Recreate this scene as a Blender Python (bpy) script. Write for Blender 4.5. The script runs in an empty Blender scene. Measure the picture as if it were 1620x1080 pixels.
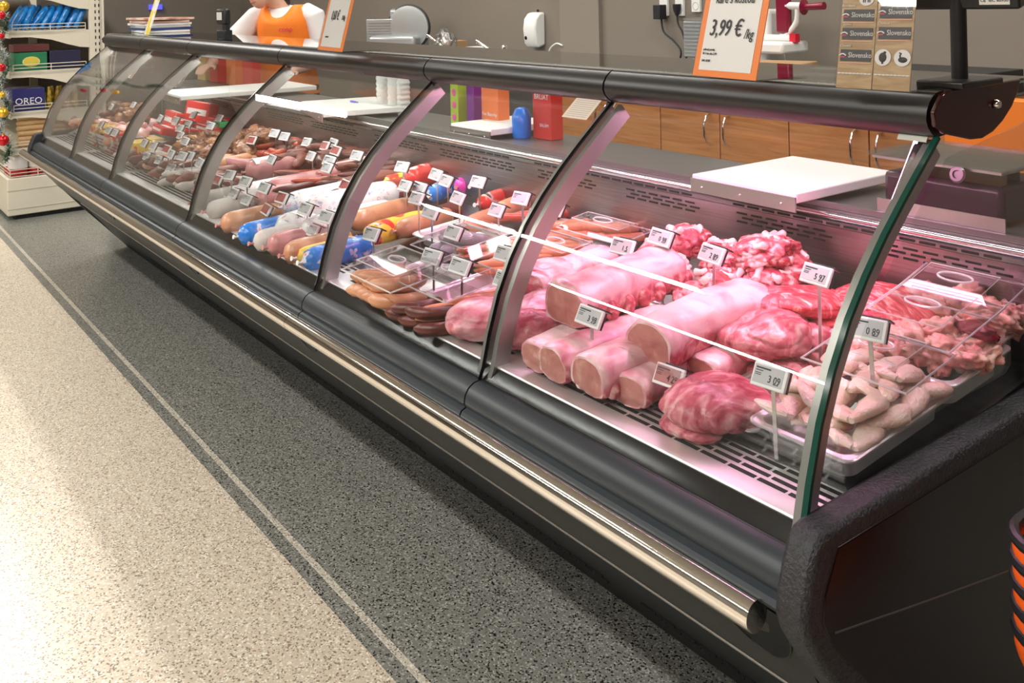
import bpy, bmesh, math, random
from mathutils import Vector, Matrix, noise, Euler
PI=math.pi
S=bpy.context.scene; C=S.collection
rnd=random.Random(7)
# ---------------------------------------------------------------- camera
f_=1502.95;PX=814.38;PY=-12.92;yaw=.9254;pit=.0042;rol=-.0225
CAM=Vector((0,0,1.4312))
Fv=Vector((-math.sin(yaw)*math.cos(pit),math.cos(yaw)*math.cos(pit),math.sin(pit)))
R0=Vector((math.cos(yaw),math.sin(yaw),0));U0=R0.cross(Fv)
Rv=R0*math.cos(rol)+U0*math.sin(rol);Uv=-R0*math.sin(rol)+U0*math.cos(rol)
cd=bpy.data.cameras.new('camera');co=bpy.data.objects.new('camera',cd);C.objects.link(co)
co.matrix_world=Matrix(((Rv.x,Uv.x,-Fv.x,CAM.x),(Rv.y,Uv.y,-Fv.y,CAM.y),(Rv.z,Uv.z,-Fv.z,CAM.z),(0,0,0,1)))
cd.sensor_width=36;cd.lens=f_*36/1620;cd.shift_x=(810-PX)/1620;cd.shift_y=(PY-540)/1620
cd.clip_start=.02;cd.clip_end=60
S.camera=co
def at(px,py,ax,v):
    d=Fv+Rv*((px-PX)/f_)-Uv*((py-PY)/f_);i='xyz'.index(ax);return CAM+d*((v-CAM[i])/d[i])
def zdeck(y): return .695+(y-1.2)*.10
def spot(px,py,h):                      # point h above the sloping display deck
    d=Fv+Rv*((px-PX)/f_)-Uv*((py-PY)/f_)
    t=(.695-.12+h-CAM.z)/(d.z-.10*d.y);return CAM+d*t
# ---------------------------------------------------------------- materials
MT={}
def mat(name,col,rough=.5,metal=0,spec=.5,coat=0,emit=None,es=1,sss=0):
    if name in MT: return MT[name]
    m=bpy.data.materials.new(name);m.use_nodes=True;b=m.node_tree.nodes['Principled BSDF']
    b.inputs['Base Color'].default_value=(*col,1);b.inputs['Roughness'].default_value=rough;b.inputs['Metallic'].default_value=metal
    b.inputs['Specular IOR Level'].default_value=spec;b.inputs['Coat Weight'].default_value=coat;b.inputs['Coat Roughness'].default_value=.08
    if sss: b.inputs['Subsurface Weight'].default_value=sss;b.inputs['Subsurface Scale'].default_value=.01
    if emit: b.inputs['Emission Color'].default_value=(*emit,1);b.inputs['Emission Strength'].default_value=es
    MT[name]=m;return m
def N(m,t,**k):
    n=m.node_tree.nodes.new(t)
    for a,v in k.items():
        if a in n.inputs: n.inputs[a].default_value=v
        else: setattr(n,a,v)
    return n
def ramp(m,fac,stops):
    r=m.node_tree.nodes.new('ShaderNodeValToRGB');e=r.color_ramp.elements
    while len(e)<len(stops): e.new(.5)
    for i,(p,c) in enumerate(stops): e[i].position=p;e[i].color=(*c,1)
    m.node_tree.links.new(fac,r.inputs[0]);return r.outputs[0]
def nmat(name,stops,scale=20,detail=4,rough=.35,bump=.3,bscale=None,spec=.5,coat=0,stretch=(1,1,1),sss=0,metal=0,kind='noise',dist=0.):
    """procedural colour noise in object coordinates, shifted per object"""
    m=mat(name,stops[0][1],rough,metal,spec,coat,sss=sss);nt=m.node_tree;L=nt.links.new;b=nt.nodes['Principled BSDF']
    tc=N(m,'ShaderNodeTexCoord');oi=N(m,'ShaderNodeObjectInfo')
    mp=N(m,'ShaderNodeMapping');mp.inputs['Scale'].default_value=stretch
    add=N(m,'ShaderNodeVectorMath',operation='ADD');L(tc.outputs['Object'],add.inputs[0])
    ml=N(m,'ShaderNodeMath',operation='MULTIPLY');ml.inputs[1].default_value=9;L(oi.outputs['Random'],ml.inputs[0]);L(ml.outputs[0],add.inputs[1])
    L(add.outputs[0],mp.inputs['Vector'])
    if kind=='noise':
        t=N(m,'ShaderNodeTexNoise');t.inputs['Scale'].default_value=scale;t.inputs['Detail'].default_value=detail;t.inputs['Distortion'].default_value=dist;o=t.outputs['Fac']
    elif kind=='vor':
        t=N(m,'ShaderNodeTexVoronoi');t.inputs['Scale'].default_value=scale;o=t.outputs['Color']
    else:
        t=N(m,'ShaderNodeTexWave');t.inputs['Scale'].default_value=scale;t.inputs['Distortion'].default_value=dist;t.inputs['Detail'].default_value=detail;o=t.outputs['Fac']
    L(mp.outputs[0],t.inputs['Vector']);L(ramp(m,o,stops),b.inputs['Base Color'])
    if bump:
        t2=N(m,'ShaderNodeTexNoise');t2.inputs['Scale'].default_value=bscale or scale*2.5;t2.inputs['Detail'].default_value=5;L(mp.outputs[0],t2.inputs['Vector'])
        bp=N(m,'ShaderNodeBump');bp.inputs['Strength'].default_value=bump;bp.inputs['Distance'].default_value=.004;L(t2.outputs['Fac'],bp.inputs['Height']);L(bp.outputs[0],b.inputs['Normal'])
    return m
def glass(name,tint=(1,1,1),r=.0,gl=1.0,ior=1.5,minr=0.0):
    m=bpy.data.materials.new(name);m.use_nodes=True;nt=m.node_tree;nt.nodes.clear();L=nt.links.new
    o=N(m,'ShaderNodeOutputMaterial');mx=N(m,'ShaderNodeMixShader');t=N(m,'ShaderNodeBsdfTransparent');g=N(m,'ShaderNodeBsdfGlossy')
    t.inputs[0].default_value=(*tint,1);g.inputs['Roughness'].default_value=r
    lw=N(m,'ShaderNodeLayerWeight');lw.inputs[0].default_value=.5
    pw=N(m,'ShaderNodeMath',operation='POWER');pw.inputs[1].default_value=5;L(lw.outputs['Facing'],pw.inputs[0])
    mm=N(m,'ShaderNodeMath',operation='MULTIPLY_ADD');mm.inputs[1].default_value=.9*gl;mm.inputs[2].default_value=.045*gl+minr;mm.use_clamp=True
    L(pw.outputs[0],mm.inputs[0]);L(mm.outputs[0],mx.inputs[0]);L(t.outputs[0],mx.inputs[1]);L(g.outputs[0],mx.inputs[2]);L(mx.outputs[0],o.inputs[0])
    return m
steel=mat('stainless steel',(.62,.60,.60),.28,1)
steel_b=nmat('brushed stainless steel',[(.3,(.30,.29,.29)),(.7,(.40,.39,.39))],scale=8,rough=.32,bump=.05,stretch=(1,1,40),metal=1)
chrome=mat('polished chrome',(.80,.77,.72),.08,1)
rib_m=mat('grey anodised aluminium',(.42,.42,.40),.34,.8)
tube_m=mat('bright tube',(.75,.75,.75),.15,1)
blackg=mat('black gloss',(.004,.004,.005),.15,0,.18)
blacks=mat('black satin metal',(.012,.011,.011),.36,0,.55)
blackp=mat('black plastic',(.014,.015,.017),.45)
padm=mat('blue-black bumper vinyl',(.024,.032,.038),.42,0,.5)
panelm=mat('charcoal panel',(.020,.020,.017),.35,0,.35)
skirtm=mat('black skirting',(.003,.005,.008),.4,0,.25)
slotm=mat('slot black',(.003,.003,.003),.8)
white=mat('white plastic',(.80,.80,.78),.4)
whiteb=mat('white polyethylene board',(.90,.90,.87),.45)
silver=mat('silver trim',(.75,.74,.72),.22,1)
redbrown=mat('dark red-black gloss plate',(.035,.005,.006),.12,0,.6)
textured=nmat('grained black moulding',[(.35,(.010,.011,.014)),(.65,(.024,.025,.030))],scale=160,rough=.42,bump=.9,bscale=190)
sidem=mat('dark satin side panel',(.008,.003,.003),.25,0,.28)
clear=glass('clear glass',(.97,.985,.98),0,1.6,1.5)
frontglass=glass('curved front glass',(.96,.975,.97),0,1.35,1.52)
acryl=glass('clear acrylic',(.97,.97,.97),.02,1.2,1.5,.02)
edgeg=mat('green glass edge',(.006,.055,.04),.15)
lidm=glass('clear plastic lid',(.95,.95,.95),.04,1.5,1.5,.06)
lidedge=mat('clear lid rim',(.8,.8,.8),.1,0,.8)
def lidedge_setup():
    m=lidedge;b=m.node_tree.nodes['Principled BSDF'];b.inputs['Alpha'].default_value=.5
lidedge_setup()
# ---------------------------------------------------------------- mesh builder
class MB:
    def __init__(s): s.v=[];s.f=[];s.m=[];s.X=Matrix.Identity(4)
    def add(s,vs,fs,mi=0):
        o=len(s.v);s.v+=[s.X@Vector(v) for v in vs];s.f+=[tuple(o+i for i in f) for f in fs];s.m+=[mi]*len(fs)
    def box(s,c,d,mi=0,R=None):
        x,y,z=[q/2 for q in d];c=Vector(c)
        vs=[Vector((a*x,b*y,e*z)) for e in(-1,1) for b in(-1,1) for a in(-1,1)]
        if R: vs=[R@v for v in vs]
        s.add([v+c for v in vs],[(0,2,3,1),(4,5,7,6),(0,1,5,4),(2,6,7,3),(0,4,6,2),(1,3,7,5)],mi)
    def sweep(s,prof,x0,x1,mi=0,caps=True,closed=True,axis='x'):
        n=len(prof);vs=[]
        for x in(x0,x1):
            for a,b in prof: vs.append((x,a,b) if axis=='x' else ((a,x,b) if axis=='y' else (a,b,x)))
        fs=[(i,(i+1)%n,n+(i+1)%n,n+i) for i in range(n if closed else n-1)]
        if caps and closed: fs+=[tuple(range(n))[::-1],tuple(range(n,2*n))]
        s.add(vs,fs,mi)
    def tube(s,pts,r,n=10,mi=0,caps=True,flat=1.0,closed=False,flat2=1.0):
        pts=[Vector(p) for p in pts];k=len(pts);rs=r if isinstance(r,(list,tuple)) else [r]*k
        vs=[];pn=None
        for i,p in enumerate(pts):
            if closed: t=(pts[(i+1)%k]-pts[i-1])
            else: t=pts[min(i+1,k-1)]-pts[max(i-1,0)]
            t=t.normalized() if t.length>1e-9 else Vector((0,0,1))
            if pn is None:
                u=Vector((0,0,1)) if abs(t.z)<.9 else Vector((1,0,0));pn=(u-t*u.dot(t)).normalized()
            else:
                pn=(pn-t*pn.dot(t)).normalized()
            b=t.cross(pn);rr=rs[i]
            for j in range(n):
                a=2*PI*j/n;vs.append(p+pn*(math.cos(a)*rr*flat)+b*(math.sin(a)*rr*flat2))
        fs=[]
        for i in range(k if closed else k-1):
            for j in range(n):
                i2=(i+1)%k;fs.append((i*n+j,i*n+(j+1)%n,i2*n+(j+1)%n,i2*n+j))
        if caps and not closed: fs+=[tuple(range(n))[::-1],tuple((k-1)*n+j for j in range(n))]
        s.add(vs,fs,mi)
    def lathe(s,prof,n=24,mi=0,M=None):
        vs=[];k=len(prof)
        for r,z in prof:
            for j in range(n):
                a=2*PI*j/n;v=Vector((r*math.cos(a),r*math.sin(a),z));vs.append(M@v if M else v)
        fs=[(i*n+j,i*n+(j+1)%n,(i+1)*n+(j+1)%n,(i+1)*n+j) for i in range(k-1) for j in range(n)]
        s.add(vs,fs,mi)
    def ell(s,c,d,mi=0,n=14,m=8,R=None):
        vs=[];c=Vector(c)
        for i in range(m+1):
            t=PI*i/m
            for j in range(n):
                a=2*PI*j/n;v=Vector((d[0]*math.sin(t)*math.cos(a),d[1]*math.sin(t)*math.sin(a),d[2]*math.cos(t)))
                vs.append(c+(R@v if R else v))
        fs=[(i*n+j,(i+1)*n+j,(i+1)*n+(j+1)%n,i*n+(j+1)%n) for i in range(m) for j in range(n)]
        s.add(vs,fs,mi)
    def mesh(s,name,mats,smooth=True):
        me=bpy.data.meshes.new(name);me.from_pydata([tuple(v) for v in s.v],[],s.f)
        for m in (mats if isinstance(mats,(list,tuple)) else [mats]): me.materials.append(m)
        me.polygons.foreach_set('material_index',s.m)
        bm=bmesh.new();bm.from_mesh(me);bmesh.ops.remove_doubles(bm,verts=bm.verts,dist=1e-6);bmesh.ops.recalc_face_normals(bm,faces=bm.faces);bm.to_mesh(me);bm.free()
        if smooth:
            me.polygons.foreach_set('use_smooth',[True]*len(me.polygons))
            try: me.set_sharp_from_angle(angle=math.radians(38))
            except Exception: pass
        me.update();return me
def link(name,me,parent=None,M=None,bevel=0):
    o=bpy.data.objects.new(name,me);C.objects.link(o)
    if M is not None: o.matrix_world=M
    if parent: o.parent=parent
    if bevel:
        b=o.modifiers.new('bevel','BEVEL');b.width=bevel;b.segments=2;b.limit_method='ANGLE';b.angle_limit=math.radians(40)
    return o
def part(name,mb,mats,parent=None,bevel=0,smooth=True,label=None,kind=None):
    o=link(name,mb.mesh(name,mats,smooth),parent,None,bevel)
    if label:o['label']=label
    if kind:o['kind']=kind
    return o
def tag(o,label,cat,group=None):
    o['label']=label;o['category']=cat
    if group:o['group']=group
    return o
def thing(name,label,cat,loc=(0,0,0),rot=(0,0,0),group=None):
    o=bpy.data.objects.new(name,None);C.objects.link(o);o.location=loc;o.rotation_euler=rot;o.empty_display_size=.05
    return tag(o,label,cat,group)
def struct(name,mb,mats,bevel=0,smooth=True):
    o=part(name,mb,mats,None,bevel,smooth);o['kind']='structure';return o
def dup(root,loc,rot=None,label=None,group=None,scale=None):
    r=root.copy();C.objects.link(r);r.location=loc
    if rot is not None:r.rotation_euler=rot
    if scale is not None:r.scale=scale
    if label:r['label']=label
    if group:r['group']=group
    for ch in list(root.children):
        c=ch.copy();C.objects.link(c);c.parent=r
        for g in ch.children:
            d=g.copy();C.objects.link(d);d.parent=c
    return r
def text(s,size,loc,rot,m,parent=None,name='lettering',sx=1,align='CENTER',shear=0,ex=.0004):
    cu=bpy.data.curves.new(name,'FONT');cu.body=s;cu.size=size;cu.align_x=align;cu.align_y='CENTER';cu.extrude=ex;cu.shear=shear;cu.resolution_u=2
    t=bpy.data.objects.new(name,cu);C.objects.link(t)
    me=bpy.data.meshes.new_from_object(t);bpy.data.objects.remove(t)
    me.materials.clear();me.materials.append(m)
    o=bpy.data.objects.new(name,me);C.objects.link(o)
    o.location=loc;o.rotation_euler=rot;o.scale=(sx,1,1)
    if parent:o.parent=parent
    return o
ORD=['leftmost','second from the left','third from the left','fourth from the left','fifth from the left','sixth from the left','seventh from the left','eighth from the left','ninth from the left','tenth from the left','eleventh from the left','twelfth from the left']
def order(i,n):
    if n==1:return 'only one'
    if i==n-1:return 'rightmost'
    if i<12:return ORD[i]
    return 'one further right'
# ---------------------------------------------------------------- setting
def speckle(name,base,dark,light,sc=260,rough=.28):
    m=mat(name,base,rough,0,.5);nt=m.node_tree;L=nt.links.new;b=nt.nodes['Principled BSDF']
    tc=N(m,'ShaderNodeTexCoord');v=N(m,'ShaderNodeTexVoronoi');v.inputs['Scale'].default_value=sc;L(tc.outputs['Object'],v.inputs['Vector'])
    sep=N(m,'ShaderNodeSeparateColor');L(v.outputs['Color'],sep.inputs[0])
    c=ramp(m,sep.outputs[0],[(0,dark),(.13,dark),(.16,base),(.84,base),(.87,light),(1,light)])
    n=N(m,'ShaderNodeTexNoise');n.inputs['Scale'].default_value=90;n.inputs['Detail'].default_value=4;L(tc.outputs['Object'],n.inputs['Vector'])
    mx=N(m,'ShaderNodeMix',data_type='RGBA',blend_type='MULTIPLY');mx.inputs['Factor'].default_value=.6
    L(c,mx.inputs[6]);L(ramp(m,n.outputs['Fac'],[(.3,(.75,.75,.75)),(.7,(1.1,1.1,1.1))]),mx.inputs[7]);L(mx.outputs[2],b.inputs['Base Color'])
    return m
fgrey=speckle('grey speckled vinyl',(.235,.237,.212),(.022,.022,.020),(.42,.42,.38))
fbeige=speckle('beige speckled vinyl',(.66,.57,.45),(.26,.21,.15),(.86,.82,.72))
fline=speckle('cream inlay',(.60,.56,.46),(.28,.25,.2),(.75,.72,.65))
mb=MB()
for y0,y1,mi in((-5,.9758,0),(.9758,1.014,1),(1.014,1.0315,2),(1.0315,4,1)): mb.add([(-9.5,y0,0),(2.5,y0,0),(2.5,y1,0),(-9.5,y1,0)],[(0,1,2,3)],mi)
struct('floor',mb,[fbeige,fgrey,fline],smooth=False)
wallm=nmat('taupe wall paint',[(.3,(.20,.172,.14)),(.7,(.215,.185,.15))],scale=1.5,rough=.55,bump=.03,bscale=60)
wall2=nmat('lighter taupe paint',[(.3,(.235,.20,.165)),(.7,(.25,.212,.175))],scale=1.5,rough=.55,bump=.03,bscale=60)
WY=3.6
xp0=at(891,50,'y',WY).x;xp1=at(953,60,'y',WY).x
mb=MB();mb.box((-3.5,WY+.05,1.65),(12,.1,3.3));struct('wall_back',mb,wallm,smooth=False)
mb=MB();mb.box(((xp0+xp1)/2,WY-.01,1.65),(xp1-xp0,.03,3.3));struct('trim_1',mb,wall2,smooth=False)
mb=MB();mb.box((-9.5,1,1.65),(.1,12,3.3));struct('wall_left',mb,wallm,smooth=False)
mb=MB();mb.box((2.5,-.7,1.65),(.1,8.6,3.3));struct('wall_right',mb,mat('deep red wall',(.14,.035,.03),.6),smooth=False)
mb=MB();mb.box((-3.5,-5.05,1.65),(12,.1,3.3));struct('wall_front',mb,mat('shop side wall',(.17,.16,.145),.6),smooth=False)
mb=MB();mb.box((-3.5,-.7,3.35),(12,8.7,.1));struct('ceiling',mb,mat('ceiling tiles',(.45,.44,.42),.8),smooth=False)
# ceiling light lines
lamp_em=mat('lit diffuser',(.9,.9,.9),.5,emit=(1,.97,.92),es=9)
lam=[(-1.2,-1.0),(-5.2,-1.0),(-1.2,-3.0),(-5.2,-3.0),(-1.0,2.5),(-4.6,2.5),(-7.6,1.0)]
for i,(x,y) in enumerate(lam):
    w=.9 if i==6 else 1.5
    t=thing('ceiling_light','linear ceiling light %s'%['over the aisle beside the counter','far along the aisle over the beige floor','deep in the shop on the near side','deep in the shop on the far side','above the staff side near the monitor','above the staff side near the shop worker','above the white shelving unit'][i],'light',(x,y,3.3))
    mb=MB();mb.box((0,0,-.04),(2*w,.14,.07));part('housing',mb,white,t)
    mb=MB();mb.box((0,0,-.079),(2*w-.04,.09,.008));part('diffuser',mb,lamp_em,t)
    ld=bpy.data.lights.new('ceiling_lamp','AREA');ld.shape='RECTANGLE';ld.size=2*w;ld.size_y=.12;ld.energy=((70 if y>-2 else 85) if y<2 else 50);ld.color=(1,.96,.90)
    lo=bpy.data.objects.new('ceiling_lamp',ld);C.objects.link(lo);lo.location=(x,y,3.2);lo.visible_camera=True
w=bpy.data.worlds.new('world');S.world=w;w.use_nodes=True;w.node_tree.nodes['Background'].inputs[0].default_value=(.5,.48,.45,1);w.node_tree.nodes['Background'].inputs[1].default_value=.3
# ================================================================ the counter
XS=[-.80,-1.55,-2.30,-3.3275,-4.355,-5.105,-5.855]
XE=XS[-1]
K=thing('refrigerated_counter','long black serve-over meat counter with curved glass front and chrome bumper rail','display counter',(-3.3,1.4,0))
def kpart(n,mb,m,**k):
    o=part(n,mb,m,None,**k);o.location=(3.3,-1.4,0);o.parent=K;return o
GC=[(1.056,.678),(1.066,.70),(1.082,.76),(1.108,.835),(1.140,.900),(1.180,.962),(1.225,1.015),(1.275,1.065),(1.330,1.113),(1.375,1.15),(1.430,1.195)]
PAD=[(1.085,.672),(1.058,.6765),(1.044,.674),(1.032,.667),(1.024,.655),(1.021,.640),(1.025,.632),(1.0145,.628),(1.010,.620),(1.016,.612),(1.09,.606)]
gap=.0022
for i in range(6):
    a,b=XS[i+1]+gap,XS[i]-gap
    mb=MB();mb.sweep(PAD,a,b);kpart('bumper_pad',mb,padm)
    # curved glass pane, 5 mm thick
    mb=MB();n=len(GC);out=GC;inn=[(y+.005,z-.002) for y,z in GC]
    prof=out+inn[::-1]
    mb.sweep(prof,a+.001,b-.001,caps=False)
    kpart('front_glass',mb,frontglass)
    # canopy
    CN=[(1.418,1.200),(1.408,1.210),(1.403,1.222),(1.405,1.236),(1.413,1.249),(1.424,1.258),(1.436,1.263),(1.436,1.255),(1.46,1.255),(1.50,1.205),(1.49,1.196),(1.43,1.192)]
    mb=MB();mb.sweep(CN,a+.0005,b-.0005);kpart('canopy',mb,blacks)
mb=MB();mb.sweep([(1.430,1.2635),(1.452,1.2665),(1.455,1.262),(1.452,1.256),(1.436,1.256)],XE,XS[0]);kpart('canopy_trim',mb,silver)
mb=MB();mb.box(((XS[0]+XE)/2,1.60,1.2625),(XS[0]-XE,.31,.008));kpart('canopy_top_glass',mb,glass('top glass',(.70,.80,.79),.0,1.3,1.5,.03))
mb=MB();mb.box(((XS[0]+XE)/2,1.60,1.2625),(XS[0]-XE,.0,.008))
# glass lower trim / fascia strip
mb=MB();mb.sweep([(1.064,.677),(1.070,.684),(1.084,.698),(1.096,.698),(1.096,.66),(1.064,.66)],XE,XS[0]);kpart('fascia_strip',mb,blackg)
mb=MB();mb.sweep([(1.085,.7005),(1.087,.703),(1.196,.703),(1.196,.690),(1.087,.696)],XE,XS[0]);kpart('front_deck_strip',mb,mat('satin deck steel',(.78,.78,.77),.40,.7))
for i in range(6):
    mb=MB();x=XS[i]-.045
    while x>XS[i+1]+.045:
        for r,(y,o) in enumerate(((1.132,0),(1.150,.012),(1.168,0),(1.186,.012))):
            mb.box((x+o,y,.7033),(.050,.0085,.001))
        x-=.056
    kpart('air_grille_slots',mb,slotm,kind='stuff')
# low clear guard standing on the grille
for i in range(6):
    a,b=XS[i+1]+.02,XS[i]-.02
    mb=MB();mb.sweep([(1.196,.70),(1.178,.79),(1.181,.79),(1.199,.70)],a,b);kpart('glass_riser',mb,acryl)
# deck
mb=MB();mb.sweep([(1.196,.690),(1.76,zdeck(1.76)-.004),(1.76,.60),(1.196,.60)],XE,XS[0]);kpart('display_deck',mb,steel_b)
# back wall and ledge
mb=MB();mb.sweep([(1.752,.70),(1.745,.925),(1.735,.930),(1.735,.938),(1.742,.944),(2.05,.962),(2.05,.90),(1.80,.90),(1.80,.70)],XE,XS[0]);kpart('back_wall',mb,steel_b)
mb=MB();mb.tube([(XE,1.737,.952),(XS[0],1.737,.952)],.0065,10);kpart('ledge_rail',mb,tube_m)
mb=MB();mb.sweep([(1.752,.962),(1.752,.974),(1.762,.974),(1.762,.962)],XE,XS[0]);mb.box(((XE+XS[0])/2,1.9,.9585),(XS[0]-XE,.30,.006));kpart('ledge_top',mb,mat('grey ledge top',(.22,.21,.20),.35,.6))
for i in range(6):
    mb=MB();a,b=XS[i+1]+.06,XS[i]-.05;x=b
    while x-.04>a:
        if abs(x-.02-(a+b)/2)>.05:
            for (z,o) in((.913,0),(.903,.02),(.893,0)): mb.box((x-.02+o*.8,1.7455+.0,z),(.030,.003,.004))
        mb.box((x-.02,1.7345,.9345),(.032,.003,.0045))
        x-=.042
    kpart('vent_slots',mb,slotm,kind='stuff')
# ribs, tubes
def curve_off(d):
    out=[]
    for i,(y,z) in enumerate(GC):
        p,q=GC[max(i-1,0)],GC[min(i+1,len(GC)-1)];t=Vector((q[0]-p[0],q[1]-p[1])).normalized()
        out.append((y+t.y*d,z-t.x*d))
    return out
for i,x in enumerate(XS):
    for s in((-1,) if i==0 else ((1,) if i==6 else (-1,1))):
        mb=MB();xc=x+s*.018
        mb.sweep(curve_off(.010)+curve_off(.046)[::-1],xc-.006,xc+.006);kpart('glass_rib',mb,rib_m)
        if s==-1:
            mb=MB();mb.tube([(xc-.034,1.485,1.195),(xc-.034,1.365,1.048)],.010,12);kpart('support_tube',mb,tube_m)
    mb=MB();w=.003
    mb.sweep(curve_off(-.0006)+curve_off(.006)[::-1],x-w/2+(.0 if i else -.004),x+w/2+(.0 if i else .002))
    kpart('glass_joint',mb,edgeg if i==0 else blackg)
# canopy lamps under the canopy
pinkc=(1,.40,.72)
for i in range(6):
    a,b=XS[i+1]+.05,XS[i]-.05
    pink=i<2
    mb=MB();mb.box(((a+b)/2,1.482,1.203),(b-a,.022,.010));kpart('lamp_tube',mb,mat('pink lamp' if pink else 'white lamp',(.9,.9,.9),.4,emit=(pinkc if pink else (1,.95,.9)),es=1.5))
    ld=bpy.data.lights.new('canopy_lamp','AREA');ld.shape='RECTANGLE';ld.size=b-a;ld.size_y=.04;ld.energy=6.0*(b-a) if pink else 4.2*(b-a);ld.color=(1,.42,.70) if pink else (1,.95,.90)
    lo=bpy.data.objects.new('canopy_lamp',ld);C.objects.link(lo);lo.location=((a+b)/2,1.475,1.18);lo.rotation_euler=(math.radians(6),0,0)
# pipe
PY_,PZ_=1.0,.603
PXE=-.825
seg=[PXE,-2.32,-4.375,-6.0]
for a,b in zip(seg,seg[1:]):
    mb=MB();mb.tube([(a-.001,PY_,PZ_),(b+.001,PY_,PZ_)],.0215,28);kpart('bumper_rail',mb,chrome)
for x in seg[1:3]:
    mb=MB();mb.tube([(x-.006,PY_,PZ_),(x+.006,PY_,PZ_)],.0222,24);kpart('rail_sleeve',mb,chrome)
# front panel below, silver line and skirt
FP=[(1.035,.612),(1.050,.560),(1.090,.490),(1.150,.415),(1.215,.352),(1.262,.313)]
mb=MB();mb.sweep(FP+[(1.40,.313),(1.40,.612)],XE,XS[0]);kpart('front_panel',mb,panelm)
mb=MB();mb.tube([(XE,1.262,.309),(XS[0],1.262,.309)],.0035,8);kpart('silver_strip',mb,silver)
mb=MB();mb.sweep([(1.272,.305),(1.300,.265),(1.515,.012),(1.5387,0),(1.70,0),(1.70,.305)],XE,XS[0]);kpart('skirting',mb,skirtm)
mb=MB()
def skp(t): return (1.300+(1.515-1.300)*t,.265+(.012-.265)*t)
nrm=Vector((0,-.253,-.215)).normalized()
for x0,x1 in((-.85,-1.50),(-1.62,-2.25),(-2.4,-3.25),(-3.45,-4.3),(-4.5,-5.05)):
    x=x0;mb=MB()
    while x>x1:
        for t in(.52,.60):
            y,z=skp(t);mb.box((x,y-.0003,z-.0003),(.045,.003,.006),R=Matrix.Rotation(math.radians(-50),3,'X'))
        x-=.055
    kpart('skirting_slots',mb,slotm,kind='stuff')
# flat black half-discs painting the shade in the rail bracket recesses
def fpt(t):
    L=[0]
    for p,q in zip(FP,FP[1:]): L.append(L[-1]+math.dist(p,q))
    d=t*L[-1]
    for i in range(len(FP)-1):
        if d<=L[i+1] or i==len(FP)-2:
            u=(d-L[i])/(L[i+1]-L[i]);return (FP[i][0]+(FP[i+1][0]-FP[i][0])*u,FP[i][1]+(FP[i+1][1]-FP[i][1])*u)
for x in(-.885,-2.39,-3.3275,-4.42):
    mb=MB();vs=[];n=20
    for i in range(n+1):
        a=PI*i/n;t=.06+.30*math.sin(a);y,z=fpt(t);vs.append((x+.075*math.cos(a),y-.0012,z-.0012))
    mb.add(vs,[tuple(range(n+1))]);kpart('bracket_recess_shade',mb,blackg)
    mb=MB();mb.tube([v for v in vs],.0012,6);kpart('recess_rim',mb,panelm)
    mb=MB();mb.box((x+.0,1.035,.600),(.03,.06,.02));kpart('rail_bracket',mb,blackp)
# end panels
RIM=[(1.062,.725),(1.045,.722),(1.030,.708),(1.018,.680),(1.006,.645),(1.003,.620),(1.012,.595),(1.045,.545),(1.100,.478),(1.30,.25),(1.53,0),(2.05,0),(2.05,.96),(1.78,.96),(1.74,.93),(1.74,.745),(1.72,.735)]
for x0,x1 in((XS[0]-.002,XS[0]+.048),(XE-.048,XE+.002)):
    mb=MB();mb.sweep(RIM,x0,x1);o=kpart('end_panel',mb,textured,bevel=.009)
SIDE=[(1.075,.700),(1.045,.65),(1.040,.615),(1.062,.575),(1.13,.50),(1.33,.27),(1.56,.02),(2.04,.02),(2.04,.70)]
mb=MB();mb.sweep(SIDE,XS[0]+.044,XS[0]+.0495);kpart('side_panel',mb,sidem,bevel=.002)
mb=MB();mb.tube([(XS[0]+.0495,1.062,.594),(XS[0]+.0495,1.28,.548),(XS[0]+.0495,1.52,.50)],.0015,6);kpart('side_crease',mb,mat('crease',(.05,.04,.04),.3))
# side end glass
mb=MB();mb.sweep(curve_off(.05)+[(1.74,1.19),(1.74,.96),(1.73,.74)],XS[0]-.004,XS[0]+.0);kpart('end_glass',mb,clear)
mb=MB();mb.sweep(curve_off(.05)+[(1.74,1.19),(1.74,.96),(1.73,.74)],XE,XE+.004);kpart('end_glass',mb,clear)
# canopy end plates
PL=[(1.487,1.267),(1.684,1.268),(1.672,1.246),(1.650,1.223),(1.618,1.202),(1.583,1.187),(1.548,1.180),(1.512,1.182),(1.475,1.190),(1.430,1.200),(1.405,1.214),(1.402,1.236),(1.425,1.259),(1.450,1.267)]
for x in(XS[0]+.004,XE-.012):
    mb=MB();mb.sweep(PL,x,x+.008);kpart('canopy_end_plate',mb,redbrown,bevel=.002)
mb=MB();mb.lathe([(0,0),(.006,0),(.008,.002),(.008,.006),(.006,.009),(0,.009)],20,M=Matrix.Translation((XS[0]+.012,1.59,1.233))@Matrix.Rotation(PI/2,4,"Y"));kpart('plate_bolt',mb,chrome)
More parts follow.
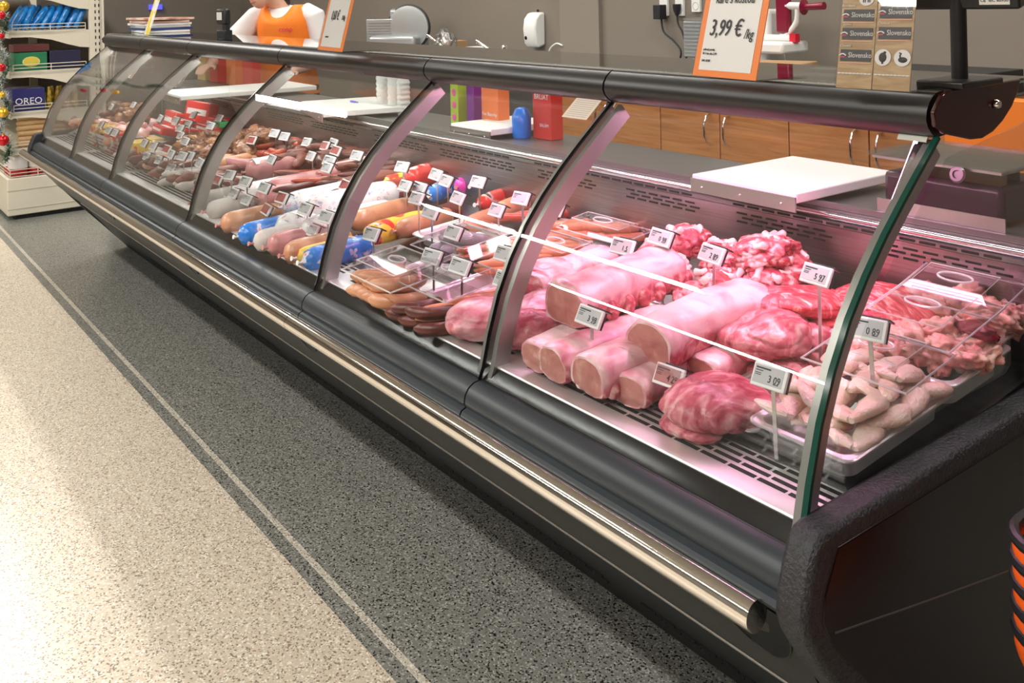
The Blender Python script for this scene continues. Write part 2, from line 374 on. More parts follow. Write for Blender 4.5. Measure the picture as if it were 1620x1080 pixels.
# small stickers on glass
# ================================================================ meat and deli
pork_fat=nmat('pork fat and lean',[(.32,(.50,.11,.15)),(.44,(.70,.30,.34)),(.56,(.84,.56,.57)),(.75,(.90,.70,.70))],scale=13,detail=5,rough=.30,bump=.35,bscale=50,sss=.15,dist=.6)
def loin_material():
    m=nmat('pork loin with fat cap',[(.32,(.52,.13,.18)),(.42,(.74,.36,.40)),(.54,(.86,.60,.61)),(.75,(.91,.72,.72))],scale=11,detail=5,rough=.28,bump=.35,bscale=50,sss=.12,dist=.8)
    nt=m.node_tree;L=nt.links.new;b=nt.nodes['Principled BSDF'];top=b.inputs['Base Color'].links[0].from_socket
    tc=N(m,'ShaderNodeTexCoord');sp=N(m,'ShaderNodeSeparateXYZ');L(tc.outputs['Object'],sp.inputs[0])
    n1=N(m,'ShaderNodeTexNoise');n1.inputs['Scale'].default_value=16;n1.inputs['Detail'].default_value=4;L(tc.outputs['Object'],n1.inputs['Vector'])
    a=N(m,'ShaderNodeMath',operation='MULTIPLY_ADD');a.inputs[1].default_value=.07;L(n1.outputs['Fac'],a.inputs[0]);L(sp.outputs['Z'],a.inputs[2])
    r=ramp(m,a.outputs[0],[(.036,(0,0,0)),(.056,(1,1,1))])
    n2=N(m,'ShaderNodeTexNoise');n2.inputs['Scale'].default_value=26;n2.inputs['Detail'].default_value=6;n2.inputs['Distortion'].default_value=1.5;L(tc.outputs['Object'],n2.inputs['Vector'])
    lean=ramp(m,n2.outputs['Fac'],[(.32,(.34,.03,.06)),(.48,(.56,.12,.16)),(.6,(.74,.34,.35)),(.7,(.88,.66,.62))])
    mx=N(m,'ShaderNodeMix',data_type='RGBA');L(r,mx.inputs['Factor']);L(lean,mx.inputs[6]);L(top,mx.inputs[7]);L(mx.outputs[2],b.inputs['Base Color']);return m
loinm=loin_material()
pork_lean=nmat('pork lean',[(.3,(.34,.035,.06)),(.46,(.55,.12,.16)),(.6,(.72,.30,.32)),(.75,(.86,.60,.56))],scale=15,detail=5,rough=.27,bump=.45,bscale=70,sss=.12,dist=1.5,stretch=(2,1,1))
pork_cut=nmat('pork cut face',[(.3,(.46,.15,.14)),(.6,(.58,.24,.21)),(.75,(.74,.44,.38))],scale=35,detail=6,rough=.35,bump=.3,sss=.12,dist=.5)
ribm=nmat('rib bone and red meat',[(.3,(.30,.02,.04)),(.5,(.52,.08,.11)),(.60,(.78,.42,.40)),(.75,(.90,.72,.66))],scale=34,detail=4,rough=.3,bump=.8,dist=1)
bonem=nmat('raw bone',[(.3,(.78,.48,.44)),(.7,(.93,.80,.74))],scale=30,rough=.35,bump=.3,sss=.1)
beefm=nmat('beef red',[(.35,(.42,.02,.04)),(.52,(.62,.06,.09)),(.62,(.80,.30,.28)),(.72,(.92,.70,.64))],scale=14,detail=6,rough=.28,bump=.7,dist=2.2,stretch=(1,3,1),sss=.1)
skinm=nmat('chicken skin',[(.3,(.80,.52,.42)),(.55,(.88,.70,.58)),(.8,(.93,.82,.72))],scale=26,detail=5,rough=.30,bump=.7,bscale=190,sss=.15)
chick=nmat('chicken pieces',[(.28,(.55,.10,.10)),(.42,(.80,.36,.32)),(.58,(.88,.56,.48)),(.78,(.93,.76,.66))],scale=30,detail=5,rough=.28,bump=.7,sss=.12,dist=.8)
smoked=nmat('smoked brown meat',[(.3,(.09,.03,.018)),(.55,(.27,.10,.04)),(.8,(.52,.27,.11))],scale=20,rough=.3,bump=.6,dist=.6)
def saus(name,c,c2,r=.3): return nmat(name,[(.3,c),(.7,c2)],scale=18,rough=r,bump=.2)
s_wien=saus('orange frankfurter skin',(.62,.20,.10),(.78,.34,.18),.25)
s_red=saus('red klobasa skin',(.30,.04,.025),(.48,.09,.045),.25)
s_dark=saus('dark dried sausage skin',(.07,.018,.015),(.17,.04,.03),.35)
s_brown=saus('brown salami skin',(.15,.04,.03),(.27,.085,.06),.4)
s_pink=saus('pink ham casing',(.46,.16,.17),(.64,.30,.29),.3)
s_grey=saus('grey white mould salami skin',(.45,.41,.39),(.68,.64,.60),.6)
s_tan=saus('tan bologna skin',(.48,.20,.10),(.66,.34,.20),.3)
c_white=nmat('printed white casing',[(.0,(.85,.84,.83)),(.30,(.85,.84,.83)),(.33,(.30,.34,.60)),(.36,(.85,.84,.83)),(.60,(.86,.85,.84)),(.63,(.72,.25,.35)),(.66,(.86,.85,.84)),(.74,(.2,.25,.55)),(.77,(.86,.85,.84))],scale=40,detail=3,rough=.25,bump=.1)
c_red=nmat('red printed casing',[(.0,(.70,.03,.03)),(.60,(.75,.05,.04)),(.66,(.85,.8,.75)),(.7,(.1,.02,.02))],scale=14,detail=2,rough=.22,bump=.1)
c_blue=nmat('blue printed casing',[(.0,(.02,.16,.62)),(.58,(.03,.22,.70)),(.62,(.75,.78,.85)),(.7,(.7,.1,.1))],scale=26,detail=2,rough=.22,bump=.1)
c_yel=nmat('yellow printed casing',[(.0,(.85,.55,.05)),(.55,(.88,.62,.08)),(.6,(.7,.06,.04))],scale=20,detail=1,rough=.22,bump=.1)
c_mag=mat('magenta bag',(.80,.05,.45),.25)
fold=nmat('ham slices',[(.3,(.80,.42,.42)),(.7,(.90,.62,.58))],scale=16,rough=.3,bump=.3)
cheese=nmat('yellow cheese',[(.3,(.82,.58,.20)),(.7,(.90,.70,.34))],scale=8,rough=.35,bump=.1)
green=mat('green garnish',(.04,.35,.10),.4)

def ico(sub,d,seed,amp,freq,ridge=0,flatb=.25):
    bm=bmesh.new();bmesh.ops.create_icosphere(bm,subdivisions=sub,radius=1)
    o=Vector((seed*3.7,seed*1.3,seed*.7));D=Vector(d)
    for v in bm.verts:
        n=v.co.normalized();p=n*1.0
        q=p*freq+o
        k=1+amp*.9*noise.noise(q)+amp*(.16 if ridge<.3 else .35)*noise.fractal(q*2.6,1,2,3)+amp*.5*noise.noise(q*.5)
        if ridge:
            r=abs(noise.noise(q*1.2+Vector((5,5,5))));k-=ridge*max(0,.10-r)*3.2
        c=Vector((n.x*D.x,n.y*D.y,n.z*D.z))*k
        if c.z<-D.z*(1-flatb): c.z=-D.z*(1-flatb)+(c.z+D.z*(1-flatb))*.2
        v.co=c
    me=bpy.data.meshes.new('lump');bm.to_mesh(me);bm.free()
    me.polygons.foreach_set('use_smooth',[True]*len(me.polygons));return me
def lump(name,d,seed,m,amp=.22,freq=1.6,ridge=.25,sub=5):
    me=ico(sub,d,seed,amp,freq,ridge);me.name=name;me.materials.append(m);return me
def loin_mesh(r,ln,seed,cutm,topm,sidem_,rz=.85,taper=0.,ridge=.2):
    n=40;k=34;vs=[];o=Vector((seed*2.1,seed*.9,seed*1.7));fs=[];mi=[]
    for i in range(k+1):
        t=i/k;y=(t-.5)*ln
        if t>.85: e=math.sqrt(max(.02,1-((t-.85)/.15)**2*.9))
        elif t<.03: e=.93+.07*t/.03
        else:e=1
        for j in range(n):
            a=2*PI*j/n;c,s=math.cos(a),math.sin(a)
            x=r*math.copysign(abs(c)**.8,c);z=r*rz*math.copysign(abs(s)**.8,s)
            if s<-.5:z*=.8
            q=Vector((c*1.1,s*1.1,y*9))+o
            kk=1+.08*noise.fractal(q,1,2,4)+.20*noise.noise(q*.55)
            rr=abs(noise.noise(q*1.4+Vector((3,1,4))));kk-=ridge*max(0,.12-rr)*2*(1 if s<.4 else .25)
            kk*=e*(1-taper*t)
            vs.append((x*kk,y+.006*noise.noise(q*2),z*kk))
    for i in range(k):
        for j in range(n):
            fs.append((i*n+j,i*n+(j+1)%n,(i+1)*n+(j+1)%n,(i+1)*n+j));a=2*PI*(j+.5)/n
            mi.append(0)
    # front cut face as inner rings
    base=0
    for q in (.90,.5,.12):
        b=len(vs)
        for j in range(n):
            v=Vector(vs[j]);c=Vector((0,-.5*ln,0));w=c+(v-c)*q;w.y=-.5*ln-.004*(1-q)+.002*noise.noise(w*60);vs.append(tuple(w))
        for j in range(n): fs.append((base+j,b+j,b+(j+1)%n,base+(j+1)%n));mi.append(1 if q>.8 else 2)
        base=b
    fs.append(tuple(base+j for j in range(n)));mi.append(2)
    fs.append(tuple(k*n+j for j in range(n)));mi.append(0)
    me=bpy.data.meshes.new('loin');me.from_pydata(vs,[],fs)
    for m in(topm,sidem_,cutm):me.materials.append(m)
    me.polygons.foreach_set('material_index',mi);bm=bmesh.new();bm.from_mesh(me);bmesh.ops.recalc_face_normals(bm,faces=bm.faces);bm.to_mesh(me);bm.free()
    me.polygons.foreach_set('use_smooth',[True]*len(me.polygons));
    try: me.set_sharp_from_angle(angle=math.radians(55))
    except Exception: pass
    return me
def put(name,me,p,rot=(0,0,0),label=None,cat='meat',group=None,sc=1):
    o=bpy.data.objects.new(name,me);C.objects.link(o);o.location=p;o.rotation_euler=rot;o.scale=(sc,)*3 if not isinstance(sc,tuple) else sc
    return tag(o,label,cat,group)
def ribs(parent,r,ln,side=1,n=7,z=-.2):
    mb=MB()
    for i in range(n):
        y=-.42*ln+i*.84*ln/(n-1)
        mb.ell((side*r*.93,y,z*r),(r*.22,ln/n*.36,r*.34),0,12,8)
    o=part('rib_ends',mb,ribm,parent);return o
traym=mat('satin tray steel',(.80,.79,.78),.42,.75)
# steel GN trays ------------------------------------------------
def tray(name,cx,cy,z,w,d,h,label,rot=0,tilt=0,cat='tray'):
    t=thing(name,label,cat,(cx,cy,z),(tilt,0,rot),'steel trays in the counter')
    mb=MB()
    def rr(w,d,r,zz,n=5):
        out=[]
        for cx_,cy_,a0 in((w/2-r,d/2-r,0),(-w/2+r,d/2-r,90),(-w/2+r,-d/2+r,180),(w/2-r,-d/2+r,270)):
            for i in range(n+1):
                a=math.radians(a0+90*i/n);out.append((cx_+r*math.cos(a),cy_+r*math.sin(a),zz))
        return out
    rings=[rr(w,d,.015,h-.004),rr(w,d,.015,h),rr(w-.022,d-.022,.02,h),rr(w-.028,d-.028,.02,h-.004),rr(w-.036,d-.036,.022,.006),rr(w-.05,d-.05,.022,.001)]
    vs=[v for r in rings for v in r];n=len(rings[0]);fs=[]
    for k in range(len(rings)-1):
        for j in range(n): fs.append((k*n+j,k*n+(j+1)%n,(k+1)*n+(j+1)%n,(k+1)*n+j))
    fs.append(tuple((len(rings)-1)*n+j for j in range(n)))
    mb.add(vs,fs);part('pan',mb,traym,t)
    mb=MB();mb.tube([tuple(v) for v in rr(w,d,.015,h-.001)],.0030,6,closed=True);part('rolled_rim',mb,mat('bright rim',(.9,.9,.9),.3,.6),t)
    return t
def lid(cx,cy,z,w,d,label,rot=(0,0,0),h=.022):
    t=thing('clear_lid',label,'lid',(cx,cy,z),rot,'clear lids on the trays')
    mb=MB();mb.add([(-w/2,-d/2,0),(w/2,-d/2,0),(w/2,d/2,0),(-w/2,d/2,0),(-w/2+.03,-d/2+.03,h),(w/2-.03,-d/2+.03,h),(w/2-.03,d/2-.03,h),(-w/2+.03,d/2-.03,h)],[(0,1,5,4),(1,2,6,5),(2,3,7,6),(3,0,4,7),(4,5,6,7)])
    part('cover',mb,lidm,t,smooth=False)
    mb=MB();c=[(-w/2,-d/2,0),(w/2,-d/2,0),(w/2,d/2,0),(-w/2,d/2,0)];mb.tube(c,.0020,8,closed=True)
    c=[(-w/2+.03,-d/2+.03,h),(w/2-.03,-d/2+.03,h),(w/2-.03,d/2-.03,h),(-w/2+.03,d/2-.03,h)];mb.tube(c,.0012,6,closed=True);part('rim',mb,lidedge,t)
    mb=MB();mb.tube([(.032*math.cos(a),.015*math.sin(a),h+.002) for a in [2*PI*i/20 for i in range(20)]],.0022,6,closed=True);part('grip',mb,lidedge,t)
    return t
# ---- first bay : fresh pork -------------------------------------------------
P=[]
LN=[ # px,py of the centre, h above deck, radius, length, yaw, label, ribs
 (985,452,.105,.062,.34,4,'big bone-in pork loin with a broad white fat cap, on top of the heap',1),
 (935,530,.045,.040,.30,2,'slim pork loin end pressed between the heap and the left glass rib',0),
 (980,539,.045,.043,.34,0,'trimmed pork loin with a smooth round cut face at the heap front',0),
 (1040,560,.045,.050,.34,-4,'pork loin with exposed rib ends right of the smooth cut loin',1),
 (1122,508,.085,.060,.34,2,'wide pale pork loin with creamy fat in the middle of the heap',0),
 (1050,592,.035,.042,.20,6,'short pork loin piece with a round cut face in the front steel tray',0),
 (905,430,.070,.048,.28,8,'pale pork loin leaning on the rear left side of the heap',0),
 (1180,560,.030,.045,.26,0,'dark pork loin end lying underneath the shoulder piece',0)]
for i,(px,py,h,r,ln,yw,lb,rb) in enumerate(LN):
    p=spot(px,py,h);me=loin_mesh(r,ln,i+3,pork_cut,loinm,pork_fat,rz=.82)
    if rb:
        t=thing('pork_loin',lb,'meat',p,(.05,0,math.radians(yw)));o=link('meat_body',me,t);ribs(t,r,ln,1)
    else: put('pork_loin',me,p,(.05,0,math.radians(yw)),lb)
LP=[ # lumps: px,py,h,(dx,dy,dz),mat,amp,label,name
 (1212,530,.070,(.085,.10,.045),pork_lean,.20,'plump pork shoulder with marbled edges right of the wide pale loin','pork_shoulder'),
 (1135,635,.040,(.090,.105,.042),pork_lean,.16,'large boneless pork leg piece in the front steel tray beside the wings','pork_ham_joint'),
 (1095,672,.020,(.060,.05,.022),pork_lean,.22,'flat pork trimming under the leg piece at the tray front','pork_trimming'),
 (770,505,.045,(.075,.10,.045),pork_fat,.14,'pale pork leg behind the left glass rib of the meat bay','pork_ham_joint'),
 (835,520,.050,(.05,.09,.040),pork_lean,.14,'dark pork leg cut face beside the left glass rib','pork_ham_joint'),
 (870,440,.075,(.075,.10,.040),pork_fat,.16,'soft pale pork belly roll at the left rear of the heap','pork_belly'),
 (860,490,.055,(.06,.08,.038),pork_fat,.2,'pink pork piece squeezed behind the left glass rib','pork_piece'),
 (1290,545,.035,(.06,.08,.04),pork_lean,.25,'small pork cutting between the shoulder and the chicken tray','pork_cutting'),
 (1235,590,.020,(.07,.05,.03),pork_lean,.3,'ragged dark pork cutting in the gap before the chicken lid','pork_cutting'),
 (1060,395,.105,(.07,.07,.035),ribm,.3,'dark red pork neck bones at the rear left of the heap','neck_bones'),
 (1085,385,.125,(.055,.05,.04),ribm,.34,'knuckle bones topped with pink cartilage by the rear price tag','knuckle_bones'),
 (1055,425,.100,(.05,.055,.035),bonem,.3,'creamy pork knee bone behind the big loin','knee_bone'),
 (1150,410,.110,(.06,.06,.034),ribm,.32,'red backbone piece behind the middle of the heap','backbone'),
 (1205,400,.135,(.07,.06,.036),ribm,.34,'curved backbone standing highest at the rear of the heap','backbone'),
 (1245,415,.110,(.055,.05,.034),ribm,.34,'meaty backbone slice under the highest curved backbone','backbone'),
 (1220,440,.090,(.07,.06,.03),ribm,.3,'pale vertebra chunk on the right of the bone heap','backbone'),
 (1140,450,.085,(.055,.055,.03),ribm,.26,'ribbed hollow backbone piece in the middle of the bone heap','backbone'),
 (1100,470,.075,(.05,.06,.03),pork_lean,.25,'small square pork cutting behind the wide pale loin','pork_cutting'),
 (1180,475,.075,(.07,.07,.03),pork_lean,.25,'streaky pork flank below the bone heap','pork_flank'),
 (1240,480,.080,(.07,.08,.028),pork_lean,.25,'folded pork flank left of the beef slab','pork_flank'),
 (1290,478,.085,(.085,.09,.026),beefm,.18,'flat red beef slab behind the tall price tag','beef_slab'),
 (1400,480,.090,(.11,.09,.030),beefm,.16,'large bright red beef flank with white fat seams at the rear right','beef_flank'),
 (1335,500,.060,(.08,.08,.028),beefm,.2,'thin beef flap folded over the tray edge by the end rib','beef_flap'),
 (1345,530,.045,(.05,.07,.025),pork_fat,.25,'white fatty strip hanging under the beef flank','fat_strip')]
for i,(px,py,h,d,m,am,lb,nm) in enumerate(LP):
    p=spot(px,py,h)
    me=lump(nm,d,i+1.5,m,am*(1.1 if am<.25 else .8),.95 if am<.25 else 1.6,.18 if am<.25 else .45)
    if m is ribm:
        t=thing(nm,lb,'meat',p,(rnd.uniform(-.2,.2),rnd.uniform(-.2,.2),rnd.uniform(-.6,.6)));link('meat_body',me,t)
        mb=MB()
        for k in range(5):
            a=rnd.uniform(0,2*PI);r0=rnd.uniform(.2,.8);c=Vector((d[0]*r0*math.cos(a),d[1]*r0*math.sin(a),d[2]*.75));e=Vector((rnd.uniform(-1,1),rnd.uniform(-1,1),rnd.uniform(-.1,.5)))*.016
            mb.tube([c-e*1.3,c-e,c,c+e,c+e*1.3],[.004,.009,.006,.009,.004],10)
        part('bone_ends',mb,bonem,t)
    else: put(nm,me,p,(rnd.uniform(-.12,.12),rnd.uniform(-.12,.12),rnd.uniform(-.5,.5)),lb)
# front steel trays
def tr(px,py,w,d,h,lb,yaw=0,zz=.012): 
    p=spot(px,py,zz);return tray('steel_tray',p.x+w*0,p.y,p.z,w,d,h,lb,0,math.radians(5.7))
tray('steel_tray',-1.33,1.350,.716,.42,.285,.025,'long steel tray under the pork loins at the front',0,math.radians(5))
tray('steel_tray',-1.055,1.350,.716,.118,.285,.022,'narrow steel tray under the pork leg piece',0,math.radians(5))
tray('steel_tray',-.905,1.345,.716,.185,.29,.045,'steel tray of chicken wings at the front corner',0,math.radians(5))
tray('steel_tray',-.895,1.575,.745,.175,.20,.05,'steel tray of chicken cuttings behind the wings',0,math.radians(5))
tray('steel_tray',-.905,1.70,.765,.17,.09,.05,'steel tray of chicken bones against the back wall',0,math.radians(5))
# wings
def wing_mesh(seed,s=1):
    r=random.Random(seed);mb=MB()
    a=[(-.045,0,.0),(-.03,.004,.004),(-.01,.006,.006),(.012,.002,.005),(.032,-.006,.002),(.045,-.010,0)]
    mb.tube(a,[.005,.013,.0185,.017,.011,.005],16,flat=.62)
    b=[(.040,-.012,.0),(.030,-.026,.001),(.012,-.040,.002),(-.004,-.048,0)]
    mb.tube(b,[.007,.0125,.011,.004],12,flat=.6)
    me=mb.mesh('chicken_wing',skinm)
    o=Vector((seed,seed*2,0))
    for v in me.vertices:
        n=noise.fractal(v.co*60+o,1,2,3);v.co+=v.normal*n*.0032
    return me
wm=[wing_mesh(i) for i in range(4)]
wl=[]
for r_,(y,z,k) in enumerate(((1.27,.757,4),(1.33,.768,4),(1.39,.775,4),(1.44,.785,4))):
    for j in range(k): wl.append((-.975+.048*j+rnd.uniform(-.008,.008)+.01*(r_%2),y+rnd.uniform(-.012,.012),z+rnd.uniform(-.004,.008)))
for y,z in((1.30,.785),(1.36,.795),(1.42,.800)):
    for j in range(3): wl.append((-.95+.05*j+rnd.uniform(-.01,.01),y,z))
wl.sort()
for i,(x,y,z) in enumerate(wl):
    put('chicken_wing',wm[i%4],(x,y,z),(rnd.uniform(-.3,.3),rnd.uniform(-.25,.25),math.radians(-75+rnd.uniform(-35,35))),'raw pale chicken wing heaped in the front corner tray','chicken wing','chicken wings in the front tray',rnd.uniform(.95,1.15))
# chicken cuttings
cm=[lump('chicken_cutting',(.034,.026,.018),40+i,chick,.45,2.6,.5,4) for i in range(6)]
cl=[]
for k in range(34): cl.append((rnd.uniform(-.975,-.82),rnd.uniform(1.49,1.655),rnd.uniform(.785,.825)))
for i,(x,y,z) in enumerate(cl):
    put('raw_chicken_cutting',cm[i%6],(x,y,z+(.01 if i%3 else 0)),(rnd.uniform(-.6,.6),rnd.uniform(-.6,.6),rnd.uniform(0,6)),'raw pink chicken cutting under the tilted clear lid','chicken cutting','chicken cuttings behind the wings',rnd.uniform(.8,1.3))
for k in range(16):
    put('raw_chicken_piece',cm[(k+2)%6],(rnd.uniform(-.98,-.825),rnd.uniform(1.672,1.725),rnd.uniform(.825,.855)),(rnd.uniform(-.6,.6),rnd.uniform(-.6,.6),rnd.uniform(0,6)),'raw chicken back piece in the rearmost tray','chicken back','chicken backs in the rearmost tray',rnd.uniform(.9,1.3))
put('liver',lump('liver',(.03,.03,.014),61,mat('dark liver',(.22,.02,.04),.2),.3,2,.3,4),(-.83,1.60,.842),(0,.2,.4),'dark red liver lobe on the right of the chicken cuttings')
lid(-.905,1.415,.822,.19,.15,'clear lid lying over the chicken wings',(math.radians(9),0,0))
lid(-.905,1.56,.858,.19,.19,'tilted clear lid over the chicken cuttings by the end panel',(math.radians(10),0,0))
lid(-.905,1.672,.880,.19,.13,'clear lid over the rearmost chicken backs',(math.radians(14),0,0))
# ---- second bay: trays with sausages ---------------------------------------
def sausage_mesh(r,ln,bend,m,n=12,k=12,knots=True,seed=0,tie=.25):
    mb=MB();pts=[];rs=[]
    for i in range(k+1):
        t=i/k*2-1;pts.append((t*ln/2,bend*(t*t-.5)+.0*seed,0))
        e=math.sqrt(max(0,1-abs(t)**6)) ;rs.append(max(r*tie,r*e))
    mb.tube(pts,rs,n);return mb.mesh('sausage',m)
SM={}
def sm(k,r,ln,b,m):
    if k not in SM: SM[k]=sausage_mesh(r,ln,b,m)
    return SM[k]
def cluster(px0,py0,px1,py1,h,n,key,label,cat,group,name,rz=90,jit=12,lay=1,sc=1,single=False,depth=0):
    """n sausages side by side between two picked points of the deck, in lay layers"""
    a=spot(px0,py0,h);b=spot(px1,py1,h);res=[]
    for l in range(lay):
        m=n-l
        for i in range(m):
            t=(i+.5*l+.5)/n;p=a.lerp(b,t)+Vector((rnd.uniform(-.006,.006),rnd.uniform(-.008,.008),l*key[1]*1.7+rnd.uniform(0,.002)))
            res.append((p,i,l))
    res.sort(key=lambda q:q[0].x)
    for c,(p,i,l) in enumerate(res):
        lb=label if (len(res)>10) else (order(c,len(res))+' '+label if not single else label)
        put(name,sm(key[0],*key[1:]),p,(rnd.uniform(-.05,.05),rnd.uniform(-.06,.06),math.radians(rz+rnd.uniform(-jit,jit))),lb,cat,group,sc)
wie=('wie',.0105,.20,.004,s_wien);wies=('wies',.0125,.11,.02,s_wien);rdk=('red',.013,.20,.02,s_red);dk=('dk',.012,.22,.012,s_dark)
fat=('fat',.018,.14,.035,s_tan);brn=('brn',.017,.16,.02,s_brown)
lb2=lambda s:s
# trays positions (px centre)
for px,py,w,d,s in((665,455,.22,.20,'steel tray of short tan sausages in the second bay front row'),(775,470,.20,.24,'steel tray of orange frankfurters in the second bay front row'),
    (735,380,.24,.20,'steel tray of blue-grey sausages in the second bay middle row'),(850,400,.22,.22,'steel tray of orange frankfurters in the second bay middle row'),(905,345,.24,.14,'steel tray of thin sausages at the back of the second bay')):
    p=spot(px,py,.02);tray('steel_tray',p.x,p.y,p.z-.012,w,d,.035,s,0,math.radians(5))
cluster(590,448,640,475,.045,5,fat,'of the tan smoked sausages at the front of the second bay','sausage','tan sausages at the front','smoked_sausage',75,14,2)
cluster(715,500,800,470,.035,5,wie,'of the front orange frankfurters beside the pale pork leg','sausage','front frankfurters','frankfurter',80,4,2)
cluster(640,490,715,520,.030,3,('grs',.014,.12,.03,s_dark),'of the dark blood sausages in the front tray','sausage','dark sausages in the front tray','blood_sausage',70,14,2)
cluster(700,390,760,400,.05,4,('bg',.017,.09,.006,nmat('blue-grey sausage skin',[(.3,(.30,.28,.34)),(.7,(.48,.42,.48))],scale=12,rough=.3,bump=.2)),'of the blue-grey sausages under the middle lid','sausage','blue-grey sausages','grey_sausage',60,18,2)
cluster(770,405,870,385,.045,7,wie,'orange frankfurter in the middle tray of the second bay','sausage','middle frankfurters','frankfurter',70,5,2)
cluster(800,430,880,400,.05,5,wie,'orange frankfurter beside the pork belly roll','sausage','frankfurters by the belly roll','frankfurter',65,6,2)
cluster(870,365,1000,375,.05,7,wies,'thin orange sausage in the rear tray behind the pork','sausage','thin sausages at the rear','thin_sausage',60,10,2)
cluster(830,345,920,330,.055,6,rdk,'red smoked sausage at the back of the second bay','sausage','red sausages at the rear','smoked_sausage',60,8,1)
for px,py,w,d,s,h in((630,425,.24,.18,'clear lid over the tan sausages of the second bay',.10),(735,385,.24,.18,'clear lid over the blue-grey sausages',.09),(715,440,.22,.18,'clear lid over the dark blood sausages',.09),(880,395,.22,.15,'clear lid with oval grip over the middle frankfurters',.09),(955,362,.24,.12,'clear lid over the thin sausages at the rear',.08)):
    p=spot(px,py,h);lid(p.x,p.y,p.z,w,d,s,(math.radians(7),0,0))
# big casings : (px,py,h,r,len,yaw,mat,label,name)
BIG=[(690,272,.06,.040,.30,8,c_red,'thick red wrapped salami with black print at the back of the second bay','wrapped_salami'),
 (640,285,.05,.030,.24,5,c_yel,'small yellow wrapped salami behind the glass rib','wrapped_salami'),
 (745,288,.05,.030,.16,20,c_mag,'magenta wrapped ham beside the blue bag','wrapped_ham'),
 (775,285,.05,.036,.20,15,c_blue,'round blue wrapped ham at the back wall','wrapped_ham'),
 (700,300,.04,.030,.16,25,c_blue,'small blue wrapped ham in front of the magenta one','wrapped_ham'),
 (800,308,.05,.026,.28,12,c_red,'red and white chequered salami lying toward the rear','wrapped_salami'),
 (840,318,.05,.030,.34,8,s_tan,'long tan salami right of the chequered one','tan_salami'),
 (790,340,.045,.028,.30,8,s_tan,'tan salami with a knotted end in the middle of the second bay','tan_salami'),
 (620,300,.05,.034,.20,8,s_red,'dark orange salami end behind the glass rib','red_salami'),
 (705,340,.035,.034,.12,15,s_dark,'dark brown salami with a gold clip under the centre tags','dark_salami'),
 (607,338,.05,.034,.26,6,s_tan,'shiny orange-brown salami right beside the glass rib','tan_salami'),
 (628,360,.045,.034,.24,6,c_yel,'yellow and red printed ham roll in front of the orange salami','wrapped_ham'),
 (672,352,.045,.030,.22,6,s_tan,'pale tan salami right of the printed ham roll','tan_salami'),
 # third bay
 (560,318,.070,.046,.34,4,c_white,'fat white wrapped ham roll with blue print by the glass rib','ham_roll'),
 (520,312,.060,.044,.34,4,c_white,'white wrapped ham roll left of the fat one','ham_roll'),
 (555,350,.045,.044,.34,4,c_white,'white wrapped ham roll in the second layer of the third bay','ham_roll'),
 (510,345,.045,.042,.32,4,c_white,'white wrapped ham roll with pink print in the third bay','ham_roll'),
 (470,305,.050,.042,.32,4,s_pink,'pink ham roll in clear foil under the tag row','ham_roll'),
 (445,262,.060,.046,.30,4,s_pink,'big dusky pink ham with a white paper label in the third bay','ham_roll'),
 (480,290,.050,.040,.30,4,s_pink,'slim pink ham roll beside the paper labelled one','ham_roll'),
 (420,300,.045,.038,.28,4,c_white,'white wrapped ham roll behind the long front tags','ham_roll'),
 (505,390,.035,.036,.22,4,s_tan,'tan sausage loaf at the front of the third bay','sausage_loaf'),
 (478,378,.035,.036,.22,4,s_pink,'reddish netted ham at the front of the third bay','netted_ham'),
 (430,362,.035,.036,.22,4,c_blue,'blue spotted wrapped salami at the front of the third bay','wrapped_salami'),
 (400,345,.035,.036,.22,4,s_tan,'brown paper wrapped salami left of the blue spotted one','wrapped_salami'),
 (455,372,.035,.034,.22,4,s_grey,'grey netted salami right of the blue spotted one','netted_salami'),
 (520,395,.035,.026,.20,4,c_yel,'yellow wrapped salami end low at the front','wrapped_salami'),
 (535,400,.035,.034,.22,4,c_blue,'dark blue wrapped salami by the third glass rib','wrapped_salami'),
 (375,325,.035,.034,.22,4,s_grey,'white netted salami at the front left of the third bay','netted_salami'),
 (352,312,.035,.034,.22,4,s_grey,'pale mould salami at the far left front of the third bay','netted_salami'),
 (590,285,.065,.030,.30,4,s_brown,'brown salami lying behind the fat white ham roll','brown_salami'),
 (560,262,.075,.026,.30,10,fold,'pink streaky bacon roll at the back of the third bay','bacon_roll')]
for i,(px,py,h,r,ln,yw,m,lb,nm) in enumerate(BIG):
    p=spot(px,py,h);t=thing(nm,lb,'salami' if 'salami' in nm else 'ham',p,(.03,0,math.radians(yw+(4 if px>600 else 0))))
    k=16;pts=[];rs=[]
    for q in range(k+1):
        u=q/k*2-1;pts.append((0,u*ln/2,.0));rs.append(max(r*.16,r*math.sqrt(max(0,1-abs(u)**7))*(1+.03*noise.noise(Vector((u*4,i,0))))))
    mb=MB();mb.tube(pts,rs,20);part('casing',mb,m,t)
    for s in(-1,1):
        mb=MB();mb.tube([(0,s*ln*.5,0),(0,s*(ln*.5+.008),0),(0,s*(ln*.5+.016),.002)],[.004,.003,.007],8)
        part('clipped_end',mb,white if m in(c_white,c_blue,c_red,c_yel) else s_pink,t)
    if m is s_pink and px in(445,):
        mb=MB();mb.sweep([(.9*r*math.sin(a),1.015*r*math.cos(a)) for a in [(-.9+.18*q) for q in range(11)]]+[(.0,0)],-ln*.4,-.02,axis='y');part('paper_label',mb,white,t)
